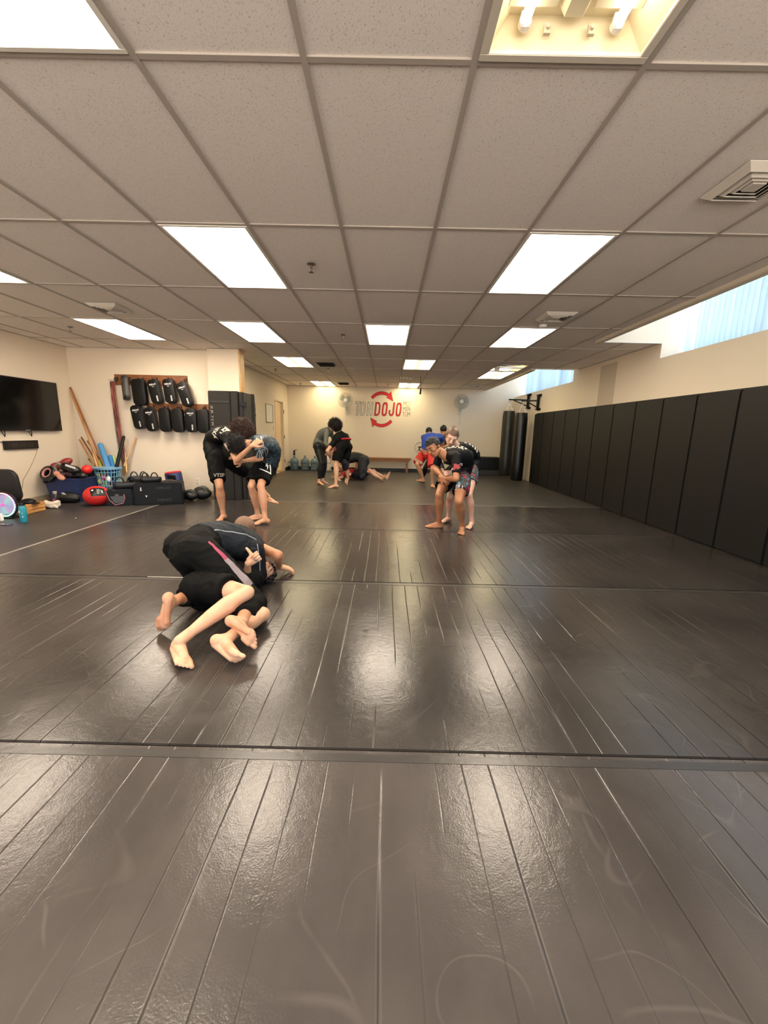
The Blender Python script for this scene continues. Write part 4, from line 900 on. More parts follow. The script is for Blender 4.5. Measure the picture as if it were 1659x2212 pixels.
# black bags right of the box
m_bag = mat('bag_nylon', '#0e0e0d', .45, bump=.7, bscale=14, bdist=.006)
def bag(px, py, s, lab, dz=0):
    p = atz(px, py, 0)+V((0, .1, 0)); r = thing('gear_bag', p, lab, 'bag', 'black gear bags'); q = p+Z3*(.085*s+dz)
    build(MB().ell(q, (.14*s, .11*s, .085*s), n=20, m=12), 'body', m_bag, r)
    for k in (-1, 1): build(MB().tube([q+V((.1*s*math.cos(t), .04*k*s-.02, .085*s*math.sin(t)+.02*s)) for t in [a*PI/9 for a in range(10)]], .011*s, 6), 'strap', mat('bag_strap_grey', '#4a4844', .6), r)
bag(406, 1083, .95, 'small black gear bag touching the right side of the foam box'); bag(432, 1080, 1.15, 'large black gear bag with grey straps beside the pier'); 
bag(425, 1070, .9, 'black gear bag lying on top of the others beside the pier', .15); bag(402, 1068, 1.0, 'black gear bag behind the small one by the foam box', .1)

# ---- folded grey wall mats by the pier
m_fm = mat('folded_mat_grey', '#272421', .6, spec=.25, bump=.2, bscale=40); m_fd = mat('folded_mat_edge', '#232120', .6)
xa, xb = at(448, 843, 6.95).x, at(512, 844, 6.95).x; xm = at(496, 843, 6.95).x; HZ = 1.82
fm = thing('folded_mat', ((xa+xb)/2, 7.05, 0), 'tall dark grey folded mat standing in front of the pier', 'folded mat', 'folded mats standing by the pier')
build(MB().box2((xa, 6.95, .003), (xm-.004, 7.16, HZ)), 'left_panel', m_fm, fm, bevel=.01); build(MB().box2((xm+.004, 6.95, .003), (xb, 7.16, HZ)), 'right_panel', m_fm, fm, bevel=.01)
build(MB().box2((xa+.01, 6.942, HZ-.19), (xm-.02, 6.95, HZ-.16)), 'strap', m_fd, fm, smooth=False); build(MB().box2((xa-.003, 6.94, .52), (xb+.003, 6.95, .57)), 'strap', m_fd, fm, smooth=False)
build(text_mb(MB(), 'JE JR  7 S W  8', (xa+.055, 6.946, 1.38), (0, 0, -1), X3, .05, .004, 0, 1.3), 'lettering', mat('faded_print', '#a29c92', .6), fm, smooth=False)
xc = at(529, 846, 7.05).x
f2 = thing('folded_mat', (xc, 7.1, 0), 'dark grey folded mat wedged behind the tall one at the pier corner', 'folded mat', 'folded mats standing by the pier')
build(MB().box2((xb+.012, 6.98, .003), (xc-.02, 7.28, HZ-.01)), 'left_panel', m_fm, f2, bevel=.01)
build(MB().box2((xc-.018, 7.0, .003), (xc+.02, 7.3, HZ-.02)), 'right_panel', m_fd, f2, bevel=.008)
build(MB().box2((xb+.02, 6.968, HZ-.24), (xc+.05, 6.98, HZ-.17)), 'strap', m_blk, f2, smooth=False)
pa, pb2 = V((-2.43, 7.5, 0)), V((-2.66, 8.25, 0)); d_ = (pb2-pa).normalized(); nrm = V((-d_.y, d_.x, 0)); R_ = Matrix((d_, nrm, Z3)).transposed(); cc_ = (pa+pb2)/2
f3 = thing('folded_mat', cc_, 'dark grey folded mat standing lengthwise along the divider wall', 'folded mat', 'folded mats standing by the pier')
Lh = (pb2-pa).length
build(MB().box(cc_+Z3*(HZ/2+.003), (Lh, .1, HZ), R_), 'front_panel', m_fm, f3, bevel=.01); build(MB().box(cc_+nrm*.11+Z3*(HZ/2-.03), (Lh-.02, .1, HZ-.08), R_), 'rear_panel', m_fd, f3, bevel=.01)
build(MB().box(cc_-nrm*.053+d_*.36+Z3*(HZ-.2), (.05, .012, .12), R_), 'buckle', m_blk, f3); build(MB().box(cc_-nrm*.053-d_*.1+Z3*(HZ-.17), (.3, .006, .1), R_), 'faded_label', mat('faded_label', '#5a5852', .6), f3, smooth=False)
c9 = V((-2.78, 8.62, 0)); f4 = thing('folded_mat', c9, 'slightly lower olive grey folded mat behind the lengthwise one', 'folded mat', 'folded mats standing by the pier')
build(MB().box(c9+Z3*(.875), (.5, .12, 1.74), R_), 'panel', mat('folded_mat_olive', '#46433b', .6), f4, bevel=.01); build(MB().box(c9+Z3*1.5-nrm*.062+d_*.2, (.04, .01, .06), R_), 'buckle', m_fd, f4)

# ================================================================== BACK WALL
WY = YB-.001
m_red = mat('mural_red', '#cf1f27', .6, var=.15, vscale=12); m_ink = mat('mural_ink', '#1c1512', .6); m_lw = mat('mural_white', '#d9d2c6', .7)
mu_ = thing('wall_mural', (-.17, WY, 1.88), 'painted mural of the word TONDOJO with two red circling arrows', 'mural')
zc = (at(763, 868, YB).z+at(763, 898, YB).z)/2
letters = [('T', 773.5, 883), ('O', 783.5, 884), ('N', 800, 884), ('D', 815.5, 884.5), ('O', 831.5, 885), ('J', 846.5, 885.5), ('O', 861, 886)]
lx = [(772.5), (783.5), (799), (815.5), (831), (846), (861)]
def letter_poly(ch):
    """closed strokes of a tall condensed capital in a 1 x 2 box"""
    def ringp(cx, w, h, t):
        O, I = [], []
        for k in range(28):
            a = k*2*PI/28; e = .62
            sx = math.copysign(abs(math.cos(a))**e, math.cos(a)); sy = math.copysign(abs(math.sin(a))**e, math.sin(a))
            O.append((cx+w*sx, h*sy)); I.append((cx+(w-t)*sx, (h-t)*sy))
        return [('ring', O, I)]
    t = .30
    if ch == 'O': return ringp(0, .5, 1, t)
    if ch == 'T': return [('poly', [(-.55, 1), (.55, 1), (.55, .72), (.16, .72), (.16, -1), (-.16, -1), (-.16, .72), (-.55, .72)])]
    if ch == 'N': return [('poly', [(-.5, -1), (-.5, 1), (-.2, 1), (.2, -.15), (.2, 1), (.5, 1), (.5, -1), (.2, -1), (-.2, .15), (-.2, -1)])]
    if ch == 'D':
        O = [(-.5, -1), (-.5, 1), (.1, 1), (.35, .85), (.5, .5), (.5, -.5), (.35, -.85), (.1, -1)]; I = [(-.2, -.72), (-.2, .72), (.0, .72), (.13, .64), (.2, .42), (.2, -.42), (.13, -.64), (0, -.72)]
        return [('ring', O, I)]
    if ch == 'J': return [('poly', [(.18, 1), (.5, 1), (.5, -.55), (.36, -.88), (.05, -1), (-.3, -.88), (-.5, -.55), (-.5, -.1), (-.22, -.1), (-.2, -.5), (-.08, -.68), (.06, -.7), (.18, -.5)])]
def tri_fill(mb, poly, P):
    from mathutils.geometry import tessellate_polygon
    vs = [V((a, b, 0)) for a, b in poly]; tr = tessellate_polygon([vs]); mb.add([P(a, b) for a, b in poly], [tuple(t) for t in tr])
def inset(poly, d):
    n = len(poly); out = []; A = sum(poly[i][0]*poly[(i+1) % n][1]-poly[(i+1) % n][0]*poly[i][1] for i in range(n)); sg = 1 if A > 0 else -1
    for i in range(n):
        p0, p1, p2 = V(poly[i-1]), V(poly[i]), V(poly[(i+1) % n]); e1 = (p1-p0).normalized(); e2 = (p2-p1).normalized()
        n1 = V((-e1.y, e1.x))*sg; n2 = V((-e2.y, e2.x))*sg; m_ = (n1+n2)
        if m_.length < .2: m_ = n1
        m_ = m_.normalized(); k = d/max(.4, m_.dot(n1)); out.append((p1.x+m_.x*k, p1.y+m_.y*k))
    return out
def painted(mb_in, mb_out, shape, P, P2, d):
    k = shape[0]
    if k == 'ring':
        O, I = shape[1], shape[2]; n = len(O)
        mb_in.add([P2(*p) for p in inset(O, d)]+[P2(*p) for p in inset(I, -d)], [(i, (i+1) % n, n+(i+1) % n, n+i) for i in range(n)])
        mb_out.add([P(*p) for p in O]+[P(*p) for p in I], [(i, (i+1) % n, n+(i+1) % n, n+i) for i in range(n)])
    else:
        tri_fill(mb_in, inset(shape[1], d), P2); tri_fill(mb_out, shape[1], P)
for k, (ch, px, py) in enumerate(letters):
    o_ = at(lx[k], 882.5+k*.35, YB); sx, sz = .150, .205
    P = lambda a, b, oy=.002: V((o_.x+a*sx*1.12+b*sz*.09, WY-oy, o_.z+b*sz))
    P2 = lambda a, b: P(a, b, .004)
    mi, mo = MB(), MB()
    for sh in letter_poly(ch): painted(mi, mo, sh, P, P2, .055)
    lt_ = build(mi, 'letter', m_lw if k < 3 else m_red, mu_, smooth=False); build(mo, 'outline', m_ink, lt_, smooth=False)
ac = at(824.5, 884.5, YB)
for s_ in (1, -1):
    n = 14; Ro, Ri = .53, .43; a0, a1 = math.radians(137), math.radians(62); O = []
    O += [(Ro*math.cos(a0+(a1-a0)*t/n), Ro*math.sin(a0+(a1-a0)*t/n)) for t in range(n+1)]
    O += [(.60*math.cos(math.radians(58)), .62*math.sin(math.radians(60))), (.40, .24), (.14, .355), (Ri*math.cos(a1), Ri*math.sin(a1)*.97)]
    O += [(Ri*math.cos(a1+(a0-a1)*t/n), Ri*math.sin(a1+(a0-a1)*t/n)) for t in range(1, n+1)]
    P = lambda a, b, oy=.002: V((ac.x+s_*a*.86, WY-oy, ac.z+s_*b)); P2 = lambda a, b: P(a, b, .004)
    mi, mo = MB(), MB(); painted(mi, mo, ('poly', O), P, P2, .008); ar = build(mi, 'arrow', m_red, mu_, smooth=False); build(mo, 'outline', m_ink, ar, smooth=False)
for k, (s_, py) in enumerate((('MO', 872.5), ('MEN', 884), ('TUM', 895.5))):
    o_ = at(878, py, YB); o_.y = WY-.003
    if s_ == 'MO':
        build(text_mb(MB(), 'M', o_-X3*.05, X3, Z3, .19, 0, 0, .7), 'small_word', mat('mural_grey', '#6d665b', .7), mu_, smooth=False)
        g = MB().tube([o_+X3*.055+V((.045*math.cos(t), 0, .06*math.sin(t))) for t in [a*2*PI/16 for a in range(16)]], .006, 6, True); build(g, 'small_letter', mat('mural_gold', '#b98a3c', .6), mu_)
    else: build(text_mb(MB(), s_, o_, X3, Z3, .19, 0, 0, .62), 'small_word', mat('mural_grey', '#6d665b', .7), mu_, smooth=False)
cs = at(907, 967, YB); sg = thing('wall_emblem', (cs.x, WY, cs.z), 'thin dark circle emblem with a small black sign inside, on the back wall', 'emblem')
build(MB().tube([V((cs.x+.16*math.cos(t), WY-.004, cs.z+.16*math.sin(t))) for t in [a*2*PI/40 for a in range(40)]], .004, 6, True), 'ring', m_ink, sg)
build(MB().prism([(-.05, .03), (.06, .04), (.055, -.005), (.015, 0), (.01, -.07), (.04, -.07), (.04, -.09), (-.05, -.09), (-.05, -.07), (-.025, -.07), (-.02, .005), (-.05, .005)], .003, V((cs.x-.01, WY-.004, cs.z)), X3, Z3), 'sign_mark', m_ink, sg, smooth=False)
# wall fans
m_fan = mat('fan_plastic', '#c9c4b8', .45); m_wire = mat('fan_wire', '#a9a496', .4, .3); m_bld = mat('fan_blade', '#b9bab2', .4)
def wallfan(px, py, lab, cords, yaw=0):
    c = at(px, py, YB-.28); r = thing('wall_fan', (c.x, YB, c.z), lab, 'fan', 'wall fans on the back wall')
    R_ = Matrix.Rotation(yaw, 3, 'Z') @ Matrix.Rotation(-.12, 3, 'X'); T = lambda p: c+R_@V(p)
    g = MB(); n = 36
    for rad, yy in ((.215, 0), (.215, -.03), (.16, -.05), (.10, -.058), (.16, .05), (.1, .06)): g.tube([T((rad*math.cos(a*2*PI/n), yy, rad*math.sin(a*2*PI/n))) for a in range(n)], .0035, 5, True)
    for a in range(48):
        q = a*2*PI/48; cs_, sn = math.cos(q), math.sin(q); g.tube([T((.05*cs_, -.06, .05*sn)), T((.13*cs_, -.056, .13*sn)), T((.19*cs_, -.04, .19*sn)), T((.215*cs_, -.015, .215*sn)), T((.19*cs_, .04, .19*sn)), T((.07*cs_, .06, .07*sn))], .0016, 4)
    build(g, 'cage', m_wire, r)
    build(MB().lathe([(.001, -.012), (.052, -.008), (.055, 0), (.05, .008)], T((0, -.06, 0)), R_@V((0, 1, 0))), 'badge', m_white, r)
    for b in range(3):
        q = b*2*PI/3+.4; pts = []
        for rr in (.04, .1, .15, .19):
            w_ = .055+.05*math.sin((rr-.04)/.15*PI*.8); pts.append([(q-w_/rr/1.1 if rr > .05 else q-.5, rr), (q+w_/rr/1.1 if rr > .05 else q+.5, rr)])
        vs = []
        for (l_, r_) in pts:
            for k_, (aa, rr) in enumerate((l_, r_)): vs.append(T((rr*math.cos(aa), .02-.03*k_, rr*math.sin(aa))))
        vs2 = [p+R_@V((0, .004, 0)) for p in vs]
        build(MB().add(vs+vs2, [(0, 1, 3, 2), (2, 3, 5, 4), (4, 5, 7, 6), (8, 10, 11, 9), (10, 12, 13, 11), (12, 14, 15, 13), (0, 2, 10, 8), (2, 4, 12, 10), (4, 6, 14, 12), (1, 9, 11, 3), (3, 11, 13, 5), (5, 13, 15, 7), (6, 7, 15, 14), (0, 8, 9, 1)]), 'blade', m_bld, r)
    build(MB().capsule(T((0, .07, 0)), T((0, .15, 0)), .055, .045), 'motor', m_fan, r)
    build(MB().tube([T((0, .13, 0)), V((c.x+.01, YB-.11, c.z-.14)), V((c.x+.01, YB-.06, c.z-.24)), V((c.x+.01, YB-.02, c.z-.26))], .028).box2((c.x-.045, YB-.03, c.z-.36), (c.x+.065, YB-.001, c.z-.16)), 'bracket', m_fan, r, bevel=.004)
    for k_ in range(cords): build(MB().tube([V((c.x+.0+.035*k_, YB-.03, c.z-.33)), V((c.x+.0+.03*k_, YB-.025, c.z-.5)), V((c.x+.004+.028*k_, YB-.025, c.z-.66))], .003, 5), 'pull_cord', m_wire, r)
wallfan(746, 865, 'wall fan left of the mural', 1, .25); wallfan(997, 868, 'wall fan right of the mural above the standing pair', 2, -.1)
# bench
bn = thing('bench', (.0, 12.5, 0), 'long brown wooden bench against the back wall', 'bench'); wbn = wood('bench_wood', '#8a5a34', '#ab7548', (1, 14, 14))
bz = .44; x0, x1 = -1.05, .75
build(MB().box2((x0, 12.38, bz-.03), (x1, 12.66, bz)), 'seat', wbn, bn, bevel=.004)
build(MB().box2((x0+.1, 12.41, bz-.12), (x1-.1, 12.43, bz-.03)), 'apron', wbn, bn, bevel=.003)
for x in (x0+.14, x1-.12):
    for y in (12.42, 12.62): build(MB().box2((x-.025, y-.02, 0), (x+.025, y+.02, bz-.03)), 'leg', wbn, bn, bevel=.003)
    build(MB().prism([(0, 0), (.09, 0), (0, -.1)], .02, (x+.025 if x > 0 else x+.025, 12.42, bz-.03), X3 if x > 0 else X3, Z3), 'brace', wbn, bn)
# water jugs
m_jug = mat('jug_plastic', '#a5c6d8', .12, trans=.75, spec=.5); m_jw = mat('jug_water', '#5b92b4', .1, trans=.6)
jug = None; JR = .13
for k, (px, lab, lvl) in enumerate(((635.5, 'clear blue water jug with a black pump in the back left corner', 0), (658.3, 'half full blue water jug in the middle of the three', .22), (679.5, 'blue water jug on the right, partly behind the leggings', .12))):
    p = at(px, 1013, 12.5); c = V((p.x, 12.55, 0)); r = thing('water_jug', c, lab, 'water jug', 'blue water jugs along the back wall')
    prof = [(.001, .002), (JR-.015, .002), (JR, .02), (JR, .08), (JR-.006, .09), (JR, .10), (JR, .18), (JR-.006, .19), (JR, .2), (JR, .27), (JR-.02, .32), (.06, .36), (.03, .38), (.028, .43)]
    build(MB().lathe(prof+[(.024, .43), (.026, .38), (.055, .355), (JR-.026, .316), (JR-.006, .27), (JR-.006, .02), (.001, .01)], c), 'shell', m_jug, r)
    if lvl: build(MB().lathe([(.001, .012), (JR-.008, .016), (JR-.008, lvl), (.001, lvl)], c), 'water', m_jw, r)
    build(MB().lathe([(.03, .42), (.03, .45), (.001, .452)], c), 'cap', mat('jug_cap', '#7f97a6', .4), r)
    if k == 0:
        pm = thing('jug_pump', c+Z3*.452, 'black bottle pump with spout on the corner water jug', 'pump'); build(MB().cyl(c+Z3*.453, c+Z3*.6, .032, .026), 'barrel', m_blk, pm); build(MB().tube([c+Z3*.59, c+V((.03, 0, .6)), c+V((.08, -.01, .62))], .01), 'spout', m_blk, pm)
cv = thing('power_cord', (at(625, 1000, 12.4).x, 12.4, .2), 'black hose bent over the corner water jug', 'hose'); build(MB().tube([at(622, 998, 12.38), at(627, 998, 12.38), at(633, 1006, 12.38), at(637, 1014, 12.36)], .008), 'hose', m_blk, cv)
# white purifier
pc = at(703, 1003, 12.35); pu = thing('floor_heater', (pc.x, 12.35, 0), 'white rounded floor unit with a black round dial behind the far standing pair', 'heater')
build(MB().rbox((pc.x, 12.35, .22), (.34, .22, .42), .12, None, 8), 'body', mat('unit_white', '#dcd8ce', .4), pu); build(MB().cyl((pc.x, 12.24, .27), (pc.x, 12.225, .27), .055, n=24), 'dial', m_blk, pu); build(MB().rbox((pc.x, 12.35, .03), (.38, .26, .05), .02), 'foot', mat('unit_grey', '#9a968c', .5), pu)
build(MB().tube([(pc.x-.08, 12.35, .43), (pc.x-.06, 12.35, .49), (pc.x+.06, 12.35, .49), (pc.x+.08, 12.35, .43)], .012), 'handle', m_white, pu)
# stacked black mats at the back right
sm_ = thing('crash_mat', (3.1, 12.4, 0), 'stack of folded black mats against the back wall behind the punching bags', 'mat')
build(MB().box2((2.3, 12.2, .16), (3.42, 12.7, .53)), 'upper_layer', m_blk, sm_, bevel=.012); build(MB().box2((2.25, 12.15, .004), (3.45, 12.7, .155)), 'lower_layer', mat('mat_dark_grey', '#2e2d2c', .5), sm_, bevel=.012)
wl_ = tag(build(MB().box2((3.44, 12.3, .02), (3.60, 12.7, .36)), 'pad_block', m_blk2, bevel=.01), 'small dark block right of the stacked mats, behind the bags', 'block')
# punching bags on swing arms
def pbag(ctop, cbot, zt, zb, Yb, arm_px, rad, lab, m, ywall):
    c = V((ctop.x, Yb, 0)); r = thing('punching_bag', (c.x, c.y, zb), lab, 'punching bag', 'long black heavy bags')
    n = 28; b = MB(); b.lathe([(.001, zb), (rad*.85, zb+.005), (rad*.98, zb+.04), (rad*1.02, zb+.4), (rad, zb+1.0), (rad*.99, zt-.15), (rad*.93, zt-.03), (rad*.9, zt), (rad*.86, zt-.01), (.001, zt-.03)], c, n=n)
    build(b, 'body', m, r)
    hz = zt+.2
    for k in range(4):
        a = k*PI/2+.5; p0 = c+V((rad*.88*math.cos(a), rad*.88*math.sin(a), zt-.06)); p1 = c+Z3*hz
        ch = MB(); nl = 9
        build(MB().prism([(-.03, -.06), (.03, -.06), (.015, .06), (-.015, .06)], .008, p0, V((-math.sin(a), math.cos(a), 0)), Z3), 'hanging_tab', m, r)
        for q in range(nl):
            t0, t1 = q/nl, (q+1)/nl; mid = p0.lerp(p1, (t0+t1)/2)+Z3*.03*(1-t0); d_ = (p1-p0).normalized(); x_, y_, z_ = basis(d_)
            u1 = x_ if q % 2 else y_
            ch.tube([mid+d_*.02*math.cos(t)+u1*.008*math.sin(t) for t in [w*2*PI/8 for w in range(8)]], .003, 4, True)
        build(ch, 'chain', m_steel, r)
    build(MB().tube([c+Z3*(hz-.02)+V((.02*math.cos(t), 0, .04+.03*math.sin(t))) for t in [w*2*PI/10 for w in range(10)]], .005, 5, True), 'swivel', m_steel, r)
    az = hz+.08; w_ = thing('bag_bracket', (XR, Yb, az), 'black swing arm bracket holding the %s punching bag' % ('far' if Yb > 11 else 'near'), 'bracket', 'wall brackets of the punching bags')
    f = MB(); f.box2((XR-.03, ywall-.1, az-.22), (XR-.0, ywall+.1, az-.16)); f.box2((XR-.03, ywall-.1, az+.12), (XR-.0, ywall+.1, az+.18)); f.box2((XR-.04, ywall-.03, az-.22), (XR-.02, ywall+.03, az+.18)); build(f, 'wall_plate', m_blkm, w_, bevel=.004)
    f = MB(); f.cyl((XR-.06, ywall, az-.2), (XR-.06, ywall, az+.17), .022); build(f, 'hinge_post', m_blkm, w_)
    f = MB(); f.cyl((XR-.06, ywall, az+.02), (c.x-.04, Yb, az+.02), .018); f.cyl((XR-.06, ywall, az-.14), (c.x+.1, Yb, az+.005), .014); build(f, 'swing_arm', m_blkm, w_)
    for zz_ in (-.19, .15): build(MB().cyl((XR-.05, ywall-.04, az+zz_), (XR-.09, ywall-.04, az+zz_), .014).cyl((XR-.05, ywall+.05, az+zz_), (XR-.08, ywall+.05, az+zz_), .014), 'bolt', m_blkm, w_)
t1 = at(1098, 888, 11.35); b1 = at(1095, 955, 11.35); pbag(b1, b1, t1.z, .1, 11.35, None, .165, 'olive black punching bag hanging farther back near the right wall', mat('bag_olive', '#1c1c17', .4, bump=.6, bscale=9, bdist=.01), 11.35)
t2 = at(1129, 892, 10.7); b2 = at(1121, 965, 10.7); pbag(b2, b2, t2.z, .03, 10.7, None, .16, 'glossy black punching bag hanging in front, nearest the wall pads', mat('bag_black', '#0c0b0b', .33, bump=.5, bscale=8, bdist=.01), 10.6)
# ================================================================== PEOPLE
def skin(name, c, c2=None):
    m = mat(name, c, .46, bump=.25, bscale=70, bdist=.0015, sss=.10)
    nt = m.node_tree; L = nt.links; b = nt.nodes['Principled BSDF']; tc = N(nt, 'ShaderNodeTexCoord'); n1 = N(nt, 'ShaderNodeTexNoise'); n1.inputs['Scale'].default_value = 7; n1.inputs['Detail'].default_value = 6
    r = N(nt, 'ShaderNodeValToRGB'); e = r.color_ramp.elements; k = lin(c); e[0].position = .32; e[0].color = (k[0]*.86, k[1]*.66, k[2]*.58, 1); e[1].position = .66; e[1].color = (min(1, k[0]*1.08), k[1]*1.08, k[2]*1.08, 1); q = e.new(.5); q.color = (*k, 1)
    L.new(tc.outputs['Object'], n1.inputs['Vector']); L.new(n1.outputs['Fac'], r.inputs[0]); L.new(r.outputs[0], b.inputs['Base Color'])
    return m
from mathutils import noise as mnoise
def plant(px, py, d, n, s=1.0):
    """ankle point seen at (px,py) high enough for the foot with axes d, n to rest on the mat"""
    n = V(n).normalized(); d = perp(V(d), n); x = d.cross(n); h = 0
    for u, v, w, r in ((0, -.035, .045, .036), (.03, .165, .064, .011), (-.03, .15, .064, .011), (0, .112, .062, .019), (.03, .12, .062, .019)):
        for sg in (1, -1): h = max(h, -(x.z*u*sg+d.z*v+n.z*w)*s+r*s)
    return atz(px, py, h)
def remeshed(mb, name, m, parent, voxel=.007, smooth=3, fac=.5, keep=None, wr=0, ws=(9, 9, 9)):
    me = bpy.data.meshes.new('t'); me.from_pydata(mb.v, [], mb.f); me.update()
    bm = bmesh.new(); bm.from_mesh(me); bmesh.ops.recalc_face_normals(bm, faces=bm.faces); bm.to_mesh(me); bm.free()
    o = bpy.data.objects.new('t', me); col.objects.link(o)
    r = o.modifiers.new('r', 'REMESH'); r.mode = 'VOXEL'; r.voxel_size = voxel; r.use_smooth_shade = True
    if keep:
        dg = bpy.context.evaluated_depsgraph_get(); m3 = bpy.data.meshes.new_from_object(o.evaluated_get(dg)); bpy.data.objects.remove(o)
        o = bpy.data.objects.new('t', m3); col.objects.link(o); vg = o.vertex_groups.new(name='sm'); soft, hard = [], []
        for v in m3.vertices:
            (hard if any((v.co-c).length_squared < r_*r_ for c, r_ in keep) else soft).append(v.index)
        vg.add(soft, 1, 'REPLACE'); vg.add(hard, .13, 'REPLACE')
        s = o.modifiers.new('s', 'SMOOTH'); s.factor = .5; s.iterations = smooth*2; s.vertex_group = 'sm'
    elif smooth: s = o.modifiers.new('s', 'SMOOTH'); s.factor = fac; s.iterations = smooth
    dg = bpy.context.evaluated_depsgraph_get()
    me2 = bpy.data.meshes.new_from_object(o.evaluated_get(dg)); bpy.data.objects.remove(o); bpy.data.meshes.remove(me)
    if wr:
        me2.update(); nr = [v.normal.copy() for v in me2.vertices]
        for v, q in zip(me2.vertices, nr):
            c = v.co; p = V((c.x*ws[0], c.y*ws[1], c.z*ws[2])); p = p+V((mnoise.noise(p*.6), mnoise.noise(p*.6+V((5, 1, 2))), 0))*.8
            a = 1-abs(mnoise.noise(p)); b = 1-abs(mnoise.noise(p*2.1+V((3, 3, 3))))
            v.co = c+q*wr*((a**5-.35)+.45*(b**5-.35))
    me2.name = name; me2.materials.clear(); me2.materials.append(m)
    if parent is not None: me2.transform(world_of(parent).inverted())
    o = bpy.data.objects.new(name, me2); col.objects.link(o); o.parent = parent
    for p in me2.polygons: p.use_smooth = True
    return o
def cutmesh(o, test):
    """drop the vertices of o whose world point fails test"""
    M_ = world_of(o); bm = bmesh.new(); bm.from_mesh(o.data)
    bmesh.ops.delete(bm, geom=[v for v in bm.verts if not test(M_ @ v.co)], context='VERTS'); bm.to_mesh(o.data); bm.free()
def bez(p0, p1, p2, t): return p0*(1-t)**2+p1*2*t*(1-t)+p2*t*t
def perp(v, d): d = d.normalized(); w = v-d*v.dot(d); return w.normalized() if w.length > 1e-5 else basis(d)[0]

